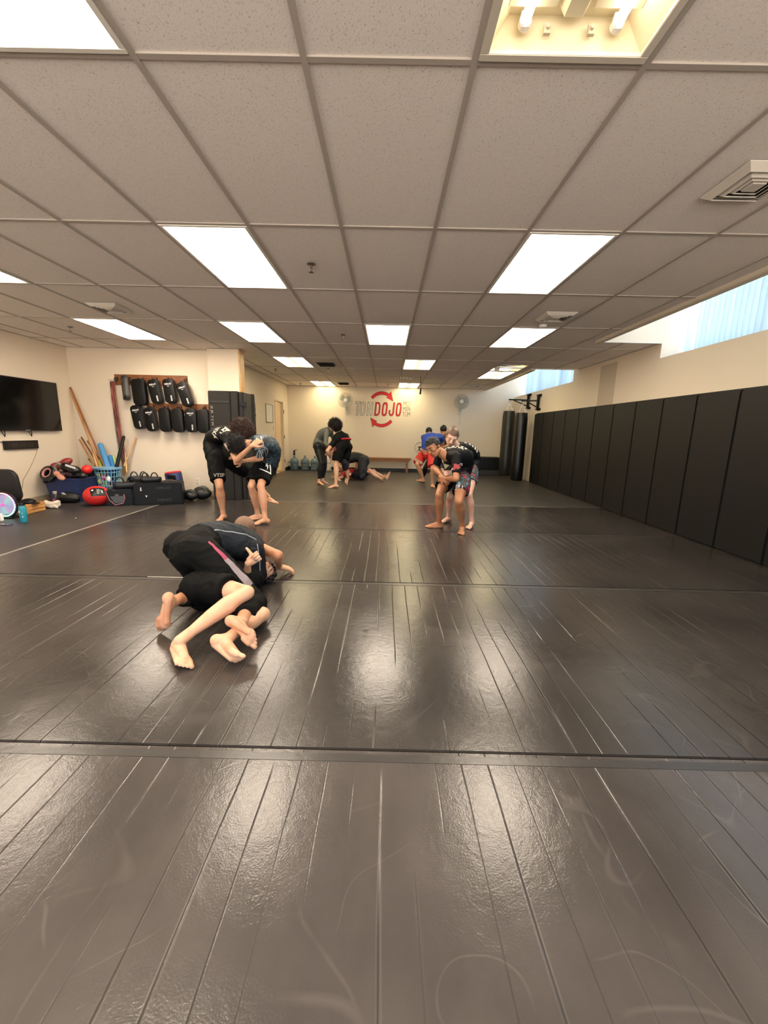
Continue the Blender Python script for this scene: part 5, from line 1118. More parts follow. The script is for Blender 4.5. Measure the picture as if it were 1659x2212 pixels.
class Fig:
    """one figure: joints J (world points), overall scale s"""
    def __init__(f, J, s=1.0, bulk=1.0, head=None, hands=None, feet=None, spine=None, hipw=None):
        f.J = {k: V(v) for k, v in J.items()}; f.s = s; f.b = bulk; f.head = head; f.hands = hands or {}; f.feet = feet or {}
        J = f.J
        f.pel = (J['hL']+J['hR'])/2; f.sh = (J['sL']+J['sR'])/2
        d = (f.sh-f.pel)
        f.mid = V(spine) if spine is not None else (f.pel+f.sh)/2
        # control point so that the curve passes through mid
        f.cp = f.mid*2-(f.pel+f.sh)/2
    def torso_rings(f, grow=0, t0=-.14, t1=1.08, hipgrow=0):
        J, s, b = f.J, f.s, f.b
        hx = (J['hL']-J['hR']).normalized(); sx = (J['sL']-J['sR']).normalized(); rs = []
        prof = [(-.16, .085, .075), (-.10, .145, .110), (0, .168, .122), (.10, .165, .118), (.25, .148, .106), (.42, .142, .102), (.6, .158, .112), (.78, .168, .116), (.9, .168, .104), (1.0, .150, .085), (1.07, .095, .065), (1.12, .058, .055)]
        def P(t):
            if t < 0: return f.pel+(f.pel-bez(f.pel, f.cp, f.sh, .05)).normalized()*(-t)*.5*s
            if t > 1: return f.sh+(f.sh-bez(f.pel, f.cp, f.sh, .95)).normalized()*(t-1)*.5*s
            return bez(f.pel, f.cp, f.sh, t)
        L_ = [p for p in prof if t0 <= p[0] <= t1]
        for t, w, d in L_:
            c = P(t); T = (P(t+.03)-P(t-.03)).normalized(); x = hx.lerp(sx, min(1, max(0, t))); x = perp(x, T); y = T.cross(x)
            w = w*s*b+grow; d = d*s*b+grow; ring = []
            for k in range(24):
                a = k*2*PI/24; ca, sa = math.cos(a), math.sin(a)
                ring.append(c+x*w*math.copysign(abs(ca)**.85, ca)+y*d*math.copysign(abs(sa)**.9, sa))
            rs.append(ring)
        return rs
    def limb(f, mb, a, b, prof, bend=None, g=0, t1=1.0, flat1=False, n=16):
        """tapered limb from a to b; prof = [(t, r)]"""
        a, b = V(a), V(b); pts, rr = [], []
        pr = [(t, r) for t, r in prof if t < t1-1e-6]
        # interpolate end
        last = None
        for i in range(len(prof)-1):
            if prof[i][0] <= t1 <= prof[i+1][0]:
                q = (t1-prof[i][0])/(prof[i+1][0]-prof[i][0]); last = prof[i][1]+(prof[i+1][1]-prof[i][1])*q
        pr.append((t1, last if last is not None else prof[-1][1]))
        for t, r in pr:
            o = bend*(math.sin(min(t, 1)*PI)*.014*f.s) if bend is not None else V((0, 0, 0))
            pts.append(a.lerp(b, t)+o); rr.append(r*f.s*f.b+g)
        x, y, z = basis(b-a)
        rs = []
        R = lambda c, r: [c+(x*math.cos(k*2*PI/n)+y*math.sin(k*2*PI/n))*r for k in range(n)]
        for j in (0, 1, 2): rs.append(R(pts[0]-z*rr[0]*math.cos(j/3*PI/2), max(1e-4, rr[0]*math.sin(j/3*PI/2))))
        for p, r in zip(pts, rr): rs.append(R(p, r))
        if not flat1:
            for j in (1, 2, 3): rs.append(R(pts[-1]+z*rr[-1]*math.sin(j/3*PI/2), max(1e-4, rr[-1]*math.cos(j/3*PI/2))))
        mb.rings(rs)
    TH = [(0, .088), (.25, .086), (.6, .072), (.88, .054), (1, .050)]
    SHN = [(0, .052), (.12, .050), (.3, .060), (.55, .050), (.82, .034), (1, .036)]
    UA = [(0, .052), (.2, .050), (.5, .045), (.85, .038), (1, .038)]
    FA = [(0, .038), (.2, .041), (.5, .035), (.85, .026), (1, .025)]
    def legs(f, mb, g=0, frac=2.0, sides='LR'):
        J = f.J
        for q in sides:
            h, k, a = J['h'+q], J['k'+q], J['a'+q]
            f.limb(mb, h, k, f.TH, g=g, t1=min(1, frac), flat1=frac < 1)
            if frac > 1:
                back = perp(((h-k).normalized()+(a-k).normalized()), a-k)
                f.limb(mb, k, a, f.SHN, bend=back if back.length > .1 else None, g=g, t1=min(1, frac-1), flat1=frac < 2)
    def arms(f, mb, g=0, frac=2.0, sides='LR'):
        J = f.J
        for q in sides:
            s_, e, w = J['s'+q], J['e'+q], J['w'+q]
            f.limb(mb, s_, e, f.UA, g=g, t1=min(1, frac), flat1=frac < 1)
            if frac > 1: f.limb(mb, e, w, f.FA, g=g, t1=min(1, frac-1), flat1=frac < 2)
    def foot(f, mb, a, d, n, side=1, toes=0.0):
        """a ankle, d heel-to-toe, n out of the sole, side: +1 puts the big toe on +x"""
        s = f.s; n = V(n).normalized(); d = perp(V(d), n); x = d.cross(n)*side
        Q = lambda u, v, w: a+x*u*s+d*v*s+n*w*s
        mb.ell(Q(0, -.035, .045), (.031*s, .036*s, .036*s), (x, d, n))
        mb.capsule(Q(0, 0, 0), Q(0, -.025, .04), .034*s, .033*s)
        mb.capsule(Q(0, -.01, .025), Q(.008, .10, .055), .035*s, .026*s)
        mb.capsule(Q(-.012, -.03, .06), Q(-.022, .10, .068), .022*s, .018*s)
        mb.ell(Q(0.002, .112, .062), (.044*s, .035*s, .019*s), (x, d, n))
        mb.capsule(Q(.022, .09, .062), Q(.028, .125, .064), .022*s, .019*s)
        for k, (u, l, r) in enumerate(((.033, .046, .0132), (.0105, .047, .0088), (-.0075, .042, .0084), (-.0245, .035, .0080), (-.0395, .026, .0080))):
            b0 = Q(u*.92, .118-.006*k, .064); c = math.sin(toes); cc = math.cos(toes)
            m_ = b0+d*l*.5*s-n*.004*s; e = b0+d*l*cc*s+n*(.006-.0)*s*1-n*l*c*s
            mb.capsule(b0, m_, r*1.0*s, r*.92*s, 10, 3); mb.capsule(m_, e, r*.92*s, r*s, 10, 3)
    def hand(f, mb, w, d, n, side=1, curl=.5, spread=.05, thumb=.6, tup=0):
        """w wrist, d towards knuckles, n out of the palm, side +1: thumb on +x where x = d x n"""
        s = f.s*1.0; d = V(d).normalized(); n = perp(V(n), d); x = d.cross(n)*side
        mb.capsule(w, w+d*.02*s, .026*s, .026*s, 12, 3)
        for u in (-.026, -.009, .009, .026): mb.capsule(w+d*.015*s+x*u*.6*s, w+d*.085*s+x*u*s, .0155*s, .0135*s, 10, 3)
        mb.capsule(w+d*.02*s+x*.02*s+n*.006*s, w+d*.055*s+x*.03*s+n*.008*s, .017*s, .016*s, 10, 3)
        for k, (u, L_) in enumerate(((.029, .074), (.010, .083), (-.010, .077), (-.028, .060))):
            p = w+d*.088*s+x*u*s; ang = 0; c0 = curl*(1+.08*k); dd = (d+x*(u*spread*20)).normalized()
            for seg, fr in enumerate((.44, .31, .25)):
                ang += c0*(1.0, 1.15, .7)[seg]; dr = dd*math.cos(ang)+n*math.sin(ang); q = p+dr*L_*fr*s
                r_ = (.0105, .0095, .0088)[seg]*s; mb.capsule(p, q, r_, r_*.94, 10, 3); p = q
        # thumb leaves the side near the wrist
        p = w+d*(.055 if tup else .028)*s+x*.026*s+n*.004*s; t1 = (d*(.55 if not tup else .12)+x*(.75 if not tup else 1)+n*.25*thumb).normalized()
        q = p+t1*(.03 if tup else .042)*s; mb.capsule(p, q, .0145*s, .0125*s, 10, 3)
        t2 = (d*(.9 if not tup else .0)+x*(.25 if not tup else 1)+n*.45*thumb).normalized(); r = q+t2*(.022 if tup else .032)*s; mb.capsule(q, r, .0118*s, .0108*s, 10, 3)
        t3 = (d*(.95 if not tup else -.1)+x*(.0 if not tup else 1)+n*.6*thumb*(0 if tup else 1)).normalized(); mb.capsule(r, r+t3*(.018 if tup else .024)*s, .0106*s, .0095*s, 10, 3)
    def headgeo(f, mb, neck_from=None):
        c, fw, up = f.head; s = f.s; fw = V(fw).normalized(); up = perp(V(up), fw); x = fw.cross(up)
        f.hc, f.hf, f.hu, f.hx = V(c), fw, up, x
        Q = lambda a, b, u: V(c)+x*a*s+fw*b*s+up*u*s; f.Q = Q; A = (x, fw, up)
        mb.ell(Q(0, -.008, .03), (.076*s, .095*s, .085*s), A, 20, 14)
        mb.ell(Q(0, .03, .012), (.067*s, .062*s, .07*s), A, 18, 12)
        mb.ell(Q(0, .032, -.045), (.054*s, .052*s, .062*s), A, 18, 12)
        mb.ell(Q(0, .062, -.085), (.024*s, .02*s, .02*s), A)
        for k in (-1, 1):
            mb.capsule(Q(k*.055, -.005, -.05), Q(k*.022, .06, -.088), .018*s, .016*s)
            mb.ell(Q(k*.04, .062, -.012), (.022*s, .018*s, .02*s), A)
            mb.capsule(Q(k*.012, .088, .026), Q(k*.048, .072, .028), .0095*s, .008*s)
            mb.ell(Q(k*.031, .077, .010), (.015*s, .011*s, .0095*s), A)
            mb.ell(Q(k*.076, -.012, -.005), (.008*s, .018*s, .030*s), A)
            mb.ell(Q(k*.013, .096, -.028), (.009*s, .009*s, .007*s), A)
        mb.capsule(Q(0, .088, .018), Q(0, .108, -.022), .0085*s, .0125*s)
        mb.capsule(Q(-.018, .083, -.053), Q(.018, .083, -.053), .008*s, .008*s); mb.capsule(Q(-.013, .082, -.064), Q(.013, .082, -.064), .0085*s, .0085*s)
        if neck_from is not None: mb.capsule(neck_from, Q(0, -.022, -.045), .058*s*min(f.b, 1.1), .055*s)
    def face(f, root, brow='#2a1c14', lip='#a8524c', eyes='closed'):
        Q, s = f.Q, f.s
        mb_ = mat('brow_'+brow, brow, .7); ml = mat('lip_'+lip, lip, .45); me_ = mat('lash_dark', '#1c1210', .5)
        for k in (-1, 1):
            build(MB().tube([Q(k*.014, .098, .031), Q(k*.03, .096, .036), Q(k*.050, .080, .031)], [.0035*s, .004*s, .002*s], 6), 'eyebrow', mb_, root)
            if eyes == 'closed': build(MB().tube([Q(k*.019, .0875, .006), Q(k*.031, .090, .001), Q(k*.044, .083, .005)], .0022*s, 6), 'eyelid_line', me_, root)
            else: build(MB().ell(Q(k*.031, .0835, .008), (.0095*s, .0055*s, .005*s), (f.hx, f.hf, f.hu)), 'eye', me_, root)
        build(MB().tube([Q(-.024, .082, -.058), Q(-.010, .0925, -.054), Q(0, .0925, -.056), Q(.010, .0925, -.054), Q(.024, .082, -.058)], [.002*s, .005*s, .0045*s, .005*s, .002*s], 8).tube([Q(-.018, .084, -.062), Q(0, .0925, -.0655), Q(.018, .084, -.062)], [.002*s, .0055*s, .002*s], 8), 'lips', ml, root)
    def body(f, root, m, voxel=.007, neck=True, feet='LR', hands='LR', skip=''):
        mb = MB(); J = f.J; mb.rings(f.torso_rings()); f.legs(mb, sides=''.join(q for q in 'LR' if 'l'+q not in skip)); f.arms(mb)
        for q in 'LR': mb.capsule(f.sh.lerp(J['s'+q], .45), J['s'+q], .06*f.s*f.b, .056*f.s*f.b)
        for q in 'LR': mb.ell(J['h'+q].lerp(f.pel, .3), (.1*f.s*f.b,)*3)
        for q in feet:
            if q in f.feet: d, n, sd, t = f.feet[q]; f.foot(mb, J['a'+q], d, n, sd, t)
        for q in hands:
            if q in f.hands: f.hand(mb, J['w'+q], **f.hands[q])
        f.headgeo(mb, f.sh+(f.sh-f.cp).normalized()*.02)
        f.glutes(mb, 0)
        kp = [(J['a'+q]+(V(f.feet[q][0]).normalized()*.09+V(f.feet[q][1]).normalized()*.06)*f.s, .13*f.s) for q in feet if q in f.feet]+[(J['w'+q]+V(f.hands[q]['d']).normalized()*.09*f.s, .12*f.s) for q in hands if q in f.hands]+[(f.hc+f.hf*.07*f.s, .075*f.s)]
        return remeshed(mb, 'body', m, root, voxel*.78, 4, .5, keep=kp)
    def glutes(f, mb, g):
        J = f.J; sp = (f.cp-f.pel).normalized()
        for q in 'LR':
            th = (J['k'+q]-J['h'+q]).normalized(); d = (sp+th); d = -d.normalized() if d.length > .25 else V((0, 0, 0))
            mb.ell(J['h'+q].lerp(f.pel, .25)+d*.045*f.s, (.105*f.s*f.b+g,)*3)
    def shirt(f, root, m, sleeve=.6, g=.010, t0=-.02, voxel=.009, name='shirt', wr=.006, ws=(11, 11, 7)):
        mb = MB(); J = f.J; rs = f.torso_rings(g+.002, t0, 1.07); mb.rings(rs); f.arms(mb, g=g, frac=sleeve)
        for q in 'LR': mb.capsule(f.sh.lerp(J['s'+q], .45), J['s'+q], .06*f.s*f.b+g, .056*f.s*f.b+g)
        return remeshed(mb, name, m, root, voxel, 4, .5, wr=wr, ws=ws)
    def shorts(f, root, m, frac=.75, g=.012, flare=.03, t1=.17, voxel=.009, name='shorts', wr=.008, ws=(12, 12, 5)):
        mb = MB(); J = f.J; mb.rings(f.torso_rings(g, -.2, t1)); f.glutes(mb, g)
        for q in 'LR':
            mb.ell(J['h'+q].lerp(f.pel, .3), (.1*f.s*f.b+g,)*3)
            h, k = J['h'+q], J['k'+q]
            pr = [(t, r+flare*min(1, t*1.2)) for t, r in f.TH]; f.limb(mb, h, k, pr, g=g, t1=min(1, frac), flat1=True)
        return remeshed(mb, name, m, root, voxel, 3, .5, wr=wr, ws=ws)
    def pants(f, root, m, frac=1.85, g=.007, t1=.2, voxel=.008, name='leggings', loose=0, wr=.002, ws=(14, 14, 14)):
        mb = MB(); J = f.J; mb.rings(f.torso_rings(g, -.2, t1)); f.glutes(mb, g)
        for q in 'LR': mb.ell(J['h'+q].lerp(f.pel, .3), (.1*f.s*f.b+g,)*3)
        f.legs(mb, g=g+loose, frac=frac)
        if loose: mb.ell(f.pel-(f.cp-f.pel).normalized()*.03, (.135*f.s+g,)*3)
        return remeshed(mb, name, m, root, voxel, 8 if loose else 3, .5, wr=wr, ws=ws)
def hair_short(f, root, m, n=320, ln=.018, thick=.006, top=1.09, front=.045, name='hair', seed=1, low=-.03, comb=(.7, .2), stand=.35, vol=1.0):
    rnd = random.Random(seed); Q, s = f.Q, f.s; mb = MB(); c = Q(0, -.008, .03)
    x, fw, up = f.hx, f.hf, f.hu
    mb.ell(c+up*.004*s-fw*(.006+.004*(vol-1)*10)*s, (.0795*s*vol, .0965*s*vol, .0885*s*vol), (x, fw, up), 24, 16)
    for k in range(n):
        u = rnd.uniform(-.35, 1); a = rnd.uniform(0, 2*PI); r = math.sqrt(max(0, 1-u*u)); d = x*r*math.cos(a)+fw*r*math.sin(a)+up*u
        p = c+x*d.dot(x)*.079*s+fw*d.dot(fw)*.096*s+up*d.dot(up)*.088*s
        e = (d*stand+V((rnd.uniform(-.3, .3), rnd.uniform(-.3, .3), rnd.uniform(-.3, .3)))+fw*comb[0]+up*comb[1]).normalized()
        mb.capsule(p, p+e*ln*s*rnd.uniform(.5, 1.1), thick*s, thick*.5*s, 6, 2)
    o = remeshed(mb, name, m, root, .0045, 1, .4)
    def keep(p):
        q = p-Q(0, 0, 0); b, u_, a_ = q.dot(fw)/s, q.dot(up)/s, abs(q.dot(x)/s)
        if b > .035 and u_ < front+.018: return False
        if b > .015 and u_ < .02: return False
        return u_ > low-(.02 if b < -.03 else 0)
    cutmesh(o, keep); return o
def hair_curly(f, root, m, R=.15, n=520, cen=(0, -.02, .05), squash=(1, 1, .95), seed=2, name='curly_hair', open_face=True, hang=.0, curl=.012):
    rnd = random.Random(seed); Q, s = f.Q, f.s; mb = MB(); c = Q(*cen); x, fw, up = f.hx, f.hf, f.hu
    mb.ell(c, (R*.80*squash[0], R*.80*squash[1], R*.80*squash[2]), (x, fw, up), 24, 16)
    for k in range(n):
        u = rnd.uniform(-.75, 1); a = rnd.uniform(0, 2*PI); r = math.sqrt(max(0, 1-u*u)); d = x*r*math.cos(a)*squash[0]+fw*r*math.sin(a)*squash[1]+up*u*squash[2]
        if open_face and d.dot(fw) > .62 and d.dot(up) < .3: continue
        p = c+d*R*rnd.uniform(.68, .86); x_, y_, z_ = basis(d*.5+V((rnd.uniform(-.8, .8), rnd.uniform(-.8, .8), rnd.uniform(-.9, .4)-hang))); ph = rnd.uniform(0, 6); ln = R*rnd.uniform(.22, .4); pts = []
        for q in range(11):
            t = q/10; aa = ph+t*2*PI*1.6; pts.append(p+z_*ln*t+(x_*math.cos(aa)+y_*math.sin(aa))*curl*(.6+.6*t)-Z3*hang*.08*t*t)
        mb.tube(pts, [.0028*(1-.4*abs(2*q/10-1)) for q in range(11)], 4)
    return build(mb, name, m, root, smooth=80)
def decal(root_obj, mesh_obj, name, m, polys, center, normal, up, off=.0025, sub=.012):
    """print flat shapes (verts2d, faces) on the cloth surface of mesh_obj"""
    M_ = world_of(mesh_obj); vs = [M_@v.co for v in mesh_obj.data.vertices]; bvh = BVHTree.FromPolygons(vs, [tuple(p.vertices) for p in mesh_obj.data.polygons])
    n = V(normal).normalized(); uy = perp(V(up), n); ux = uy.cross(n); c = V(center)
    bm = bmesh.new(); v2, fs = polys; bvv = [bm.verts.new((a, b, 0)) for a, b in v2]
    for f_ in fs:
        try: bm.faces.new([bvv[i] for i in f_])
        except ValueError: pass
    bmesh.ops.triangulate(bm, faces=bm.faces)
    for _ in range(6):
        es = [e for e in bm.edges if e.calc_length() > sub]
        if not es: break
        bmesh.ops.subdivide_edges(bm, edges=es, cuts=1, use_grid_fill=False); bmesh.ops.triangulate(bm, faces=[f_ for f_ in bm.faces if len(f_.verts) > 3])
    bad = []
    for v in bm.verts:
        o = c+ux*v.co.x+uy*v.co.y; h = bvh.ray_cast(o+n*.25, -n, .5)
        if h[0] is None: bad.append(v); v.co = o
        else:
            nn = h[1] if h[1].dot(n) > 0 else -h[1]; v.co = h[0]+nn*off
    bmesh.ops.delete(bm, geom=bad, context='VERTS')
    me = bpy.data.meshes.new(name); bm.to_mesh(me); bm.free(); me.transform(world_of(root_obj).inverted()); me.materials.append(m)
    for p in me.polygons: p.use_smooth = True
    o = bpy.data.objects.new(name, me); col.objects.link(o); o.parent = root_obj; return o
def dtext(s_, size, bold=.012, xs=1.0): return text_polys(s_, size, bold, 0, xs)
def dpoly(*ps):
    v, f_ = [], []
    for p in ps: o = len(v); v += p; f_.append(tuple(range(o, o+len(p))))
    return v, f_
def ringpoly(ro, ri, n=24, w=1.0): return [(ro*w*math.cos(k*2*PI/n), ro*math.sin(k*2*PI/n)) for k in range(n)]+[(ri*w*math.cos(k*2*PI/n), ri*math.sin(k*2*PI/n)) for k in range(n)], [(k, (k+1) % n, n+(k+1) % n, n+k) for k in range(n)]
def person(pos, lab): return thing('person', (pos[0], pos[1], 0), lab, 'person')
m_sk1 = skin('skin_light', '#dfae8c'); m_sk2 = skin('skin_warm', '#cd9a78'); m_sk3 = skin('skin_tan', '#a97450'); m_sk4 = skin('skin_pink', '#dfb097')
m_rash = mat('rashguard_black', '#0b0b0d', .65, spec=.16, bump=.5, bscale=14, bdist=.008); m_short = mat('shorts_black', '#080808', .75, spec=.14, bump=.4, bscale=16, bdist=.006)
m_prt = mat('print_cream', '#d6cfb9', .6)
CAMV = lambda p: (CAM-V(p)).normalized()
FWD = Y3; DN = -Z3
mid_ = lambda a, b, t=.5: V(a).lerp(V(b), t)
def fl(px, py, h=.075): return atz(px, py, h)
# ---------------------------------------------------------------- P1: man on top, charcoal shirt and black pants
LF, RF = ((-.12, -.22, -1), (-.10, -1, .15)), ((.85, -.35, -.40), (-.25, -.85, .2)); aL = plant(372, 1300, *LF, 1.03); aR = at(521, 1345, 2.14)
kL = atz(430, 1300, .06); kL = V((aL.x+.05, aL.y+.38, .065)); kR = atz(553, 1305, .08)
J = dict(aL=aL, aR=aR, kL=kL, kR=kR)
J['hL'] = at(403, 1182, 2.86); J['hR'] = at(438, 1194, 2.68)
J['sR'] = at(548, 1190, 3.02); J['sL'] = at(541, 1176, 3.40)
J['eR'] = at(557, 1240, 2.98); J['wR'] = V((J['eR'].x-.05, 3.24, .05))
J['wL'] = at(603, 1236, 3.30); J['wL'].z = .075; J['eL'] = reach(J['wL'], 601, 1199, .255, -1)
p1 = person((-1.1, 2.9), 'man kneeling over his partner in the foreground, charcoal shirt and black pants with magenta stripe')
f1 = Fig(J, 1.03, 1.0, head=(at(525, 1146, 3.50), (.25, .60, -.75), (.35, .65, .6)), spine=at(466, 1163, 2.98),
    feet={'L': (*LF, 1, .5), 'R': (*RF, 1, .25)},
    hands={'L': dict(d=(.85, .35, -.30), n=(-.2, 0, -1), side=1, curl=.35, thumb=.3), 'R': dict(d=(.3, .9, 0), n=(0, 0, -1), side=-1, curl=.4)})
f1.body(p1, m_sk2, .0057)
m_ch = mat('shirt_charcoal', '#262a2f', .75, spec=.2, bump=.9, bscale=10, bdist=.012); m_nv = mat('sleeve_navy', '#14161d', .7, spec=.15, bump=.4, bscale=14, bdist=.005)
sh1 = f1.shirt(p1, m_ch, .05, .020, .25, wr=.010, ws=(4, 9, 9))
sl = MB(); f1.limb(sl, J['sR'], J['eR'], f1.UA, g=.030, t1=1.0, flat1=False); f1.limb(sl, J['eR'], J['wR'], f1.FA, g=.012, t1=.3, flat1=True); slo = remeshed(sl, 'sleeve', m_nv, p1, .008, 3)
decal(p1, slo, 'seam', mat('seam_pale', '#8d949c', .6), dpoly([(.012, .15), (.017, .15), (.03, .02), (.028, -.14), (.022, -.14), (.024, .02)]), mid_(J['sR'], J['eR'], .55), CAMV(J['sR']), Z3)
sl = MB(); f1.limb(sl, J['sL'], J['eL'], f1.UA, g=.014, t1=.35, flat1=True); remeshed(sl, 'sleeve', m_nv, p1, .008, 3)
m_pb = mat('pants_black', '#080807', .75, spec=.14, bump=.7, bscale=9, bdist=.01)
pt1 = f1.pants(p1, m_pb, 1.72, .014, .43, .009, 'pants', .008, wr=.009, ws=(5, 5, 9))
mid = lambda a, b, t=.5: V(a).lerp(V(b), t)
cR = mid(J['hR'], J['kR'], .3); nn = (CAMV(cR)+V((.9, 0, .3))).normalized()
tdir = (J['kR']-J['hR']).normalized()
decal(p1, pt1, 'side_stripe', mat('stripe_magenta', '#9c3458', .6), dpoly([(-.008, .15), (.006, .15), (.016, .0), (-.018, .0)]), cR+V((.02, 0, .05)), nn, -tdir)
decal(p1, pt1, 'side_stripe', mat('stripe_lilac', '#85797f', .6), dpoly([(-.02, 0), (.02, 0), (.035, -.22), (-.03, -.22)]), cR+V((.02, 0, .05)), nn, -tdir)
m_seam = mat('seam_pale', '#8d949c', .6)
for pts, o_ in (([(-.2, .0), (-.1, .012), (0, .012), (.1, .0), (.18, -.03)], at(500, 1160, 3.0)),):
    poly = [(a, b+.004) for a, b in pts]+[(a, b-.004) for a, b in reversed(pts)]
    decal(p1, sh1, 'seam', m_seam, dpoly(poly), o_, CAMV(o_)+V((0, 0, .3)), (0, 0, 1))
hair_short(f1, p1, mat('hair_greying_brown', '#7d6250', .8, var=.5, vscale=160), 260, .008, .005, name='buzzed_hair', low=-.05)
# ---------------------------------------------------------------- P2: man on his back
RF, LF = ((.62, -.75, -.12), (-.25, -.1, -1)), ((.78, -.50, -.35), (-.35, -.75, -.1)); aR = plant(389, 1384, *RF, .98); kR = reach(aR, 533, 1280, .45, 1)
aL = plant(492, 1380, *LF, .98); kL = atz(568, 1327, .075)
J = dict(aR=aR, kR=kR, aL=aL, kL=kL); J['hR'] = at(442, 1268, 2.52); J['hL'] = at(452, 1300, 2.62); J['hL'].z = .13
J['sR'] = at(512, 1243, 2.98); J['sR'].z = max(J['sR'].z, .12); J['sL'] = at(560, 1250, 3.05); J['sL'].z = .1
J['wR'] = at(536, 1217, 2.80); J['eR'] = reach(J['wR'], 531, 1256, .22, 1)
J['wL'] = at(520, 1260, 3.25); J['wL'].z = .06; J['eL'] = J['sL'].lerp(J['wL'], .5)+V((0, .12, 0))
p2 = person((-1.0, 2.6), 'man lying under his partner in the foreground, black shorts, one bare leg raised')
hd = at(566, 1222, 3.13); hd.z = .115
f2_ = Fig(J, .98, .92, head=(hd, (.50, -.70, .18), (.45, .35, -.85)), spine=V((-1.12, 2.78, .13)),
    feet={'R': (*RF, 1, .1), 'L': (*LF, -1, .3)},
    hands={'R': dict(d=(.75, .30, .55), n=(0, -1, .1), side=-1, curl=1.2, thumb=.1, tup=1), 'L': dict(d=(0, 1, 0), n=(0, 0, -1), side=1, curl=.5)})
f2_.body(p2, m_sk1, .0055)
s2 = f2_.shorts(p2, m_short, .62, .016, .028, .3, name='shorts'); f2_.shirt(p2, m_short, .9, .014, .05)
f2_.face(p2, '#2a1a14', '#b05a52', 'closed'); hair_short(f2_, p2, mat('hair_black', '#17110f', .6, var=.4, vscale=120), 420, .03, .006, name='hair', comb=(.2, .6))
# ---------------------------------------------------------------- P3: curly haired man, left standing pair
aR = fl(482, 1110, .08); kR = reach(aR, 474, 1050, .42, -1)
J = dict(aR=aR, kR=kR); J['hR'] = reach(kR, 464, 993, .42, 1); hd_ = J['hR']
J['hL'] = J['hR']+V((.10, .17, -.01)); J['kL'] = reach(J['hL'], 543, 1026, .44, 1); J['aL'] = reach(J['kL'], 579, 1072, .42, 1)
J['sR'] = at(487, 944, 5.42); J['sL'] = at(503, 930, 5.76)
J['eR'] = at(511, 995, 5.12); J['wR'] = at(544, 963, 4.96)
J['eL'] = at(545, 950, 5.75); J['wL'] = at(560, 958, 5.6)
p3 = person((-2.2, 5.5), 'man with big curly brown hair in black rashguard clinching his partner by the pier')
f3_ = Fig(J, 1.0, .98, head=(at(524, 936, 5.45), (.55, -.25, -.8), (.55, -.6, .5)), spine=at(462, 952, 5.75),
    feet={'R': ((-.12, -1, 0), DN, 1, 0), 'L': ((1, -.25, -.25), (-.2, 0, -1), 1, 0)},
    hands={'R': dict(d=(.7, .25, .55), n=(.2, .95, -.3), side=-1, curl=.5), 'L': dict(d=(.8, -.3, 0), n=(0, 0, -1), side=1, curl=.4)})
f3_.body(p3, m_sk2, .0075); sh3 = f3_.shirt(p3, m_rash, .70, .009, -.05); so3 = f3_.shorts(p3, m_short, .80, .014, .028)
hair_curly(f3_, p3, mat('hair_curly_brown', '#3a2115', .55, var=.6, vscale=30), .150, 2300, (0, -.03, .055), (1, 1.05, .95), open_face=False)
bk_ = mid(f3_.sh, f3_.pel, .3); bn_ = V((-.65, -.25, .8)); sp_ = (f3_.sh-f3_.pel)
decal(p3, sh3, 'back_print', m_prt, dtext('JEFFK', .10, .03, .9), at(470, 922, 5.45), bn_, V((.5, -.6, .3)))
decal(p3, sh3, 'back_print', m_prt, dtext('TEXAS X', .075, .03, .9), at(463, 940, 5.5), bn_, V((.5, -.6, .3)))
o_ = mid(J['sR'], J['eR'], .42); decal(p3, sh3, 'sleeve_patch', mat('patch_pinkish', '#cbb0a4', .6, var=.35, vscale=60), dpoly([(-.055, .06), (.05, .055), (.055, -.04), (.0, -.065), (-.045, -.03)]), o_, CAMV(o_), -(J['eR']-J['sR']))
o_ = mid(J['hR'], J['kR'], .60)+V((.02, 0, 0)); decal(p3, so3, 'shorts_logo', mat('print_grey_shorts', '#9a948c', .6), dtext('VTSP', .06, .02), o_, CAMV(o_), Z3)
# ---------------------------------------------------------------- P4: partner with patterned rashguard
aL = fl(572, 1119, .08); kL = reach(aL, 563, 1048, .42, -1); aR = fl(556, 1110, .08); kR = reach(aR, 543, 1050, .42, -1)
J = dict(aL=aL, kL=kL, aR=aR, kR=kR); J['hL'] = reach(kL, 579, 1003, .40, 1); J['hR'] = reach(kR, 568, 1000, .40, 1)
J['sL'] = at(557, 963, 5.12); J['sR'] = at(541, 955, 5.42)
J['eL'] = at(563, 990, 5.16); J['wL'] = at(523, 996, 5.22)
J['eR'] = at(520, 980, 5.5); J['wR'] = at(498, 990, 5.55)
p4 = person((-1.7, 5.3), 'dark haired man bent forward in patterned blue rashguard and shorts with white triangle')
f4_ = Fig(J, .98, .98, head=(at(518, 961, 5.20), (-.35, .60, -.72), (-.8, -.45, -.05)), spine=at(584, 966, 5.45),
    feet={'L': ((-.85, -.5, 0), DN, 1, 0), 'R': ((-.9, -.4, 0), DN, -1, 0)},
    hands={'L': dict(d=(-.8, 0, -.15), n=(.1, .9, .2), side=1, curl=.6), 'R': dict(d=(-.9, 0, -.2), n=(0, 0, -1), side=1, curl=.6)})
f4_.body(p4, m_sk2, .0075)
m_pat = bpy.data.materials.new('rashguard_pattern'); m_pat.use_nodes = True; nt = m_pat.node_tree; L = nt.links; b = nt.nodes['Principled BSDF']; b.inputs['Roughness'].default_value = .55
tcn = N(nt, 'ShaderNodeTexCoord'); n1 = N(nt, 'ShaderNodeTexNoise'); n1.inputs['Scale'].default_value = 11; n1.inputs['Detail'].default_value = 5; n1.inputs['Distortion'].default_value = 2; L.new(tcn.outputs['Object'], n1.inputs['Vector'])
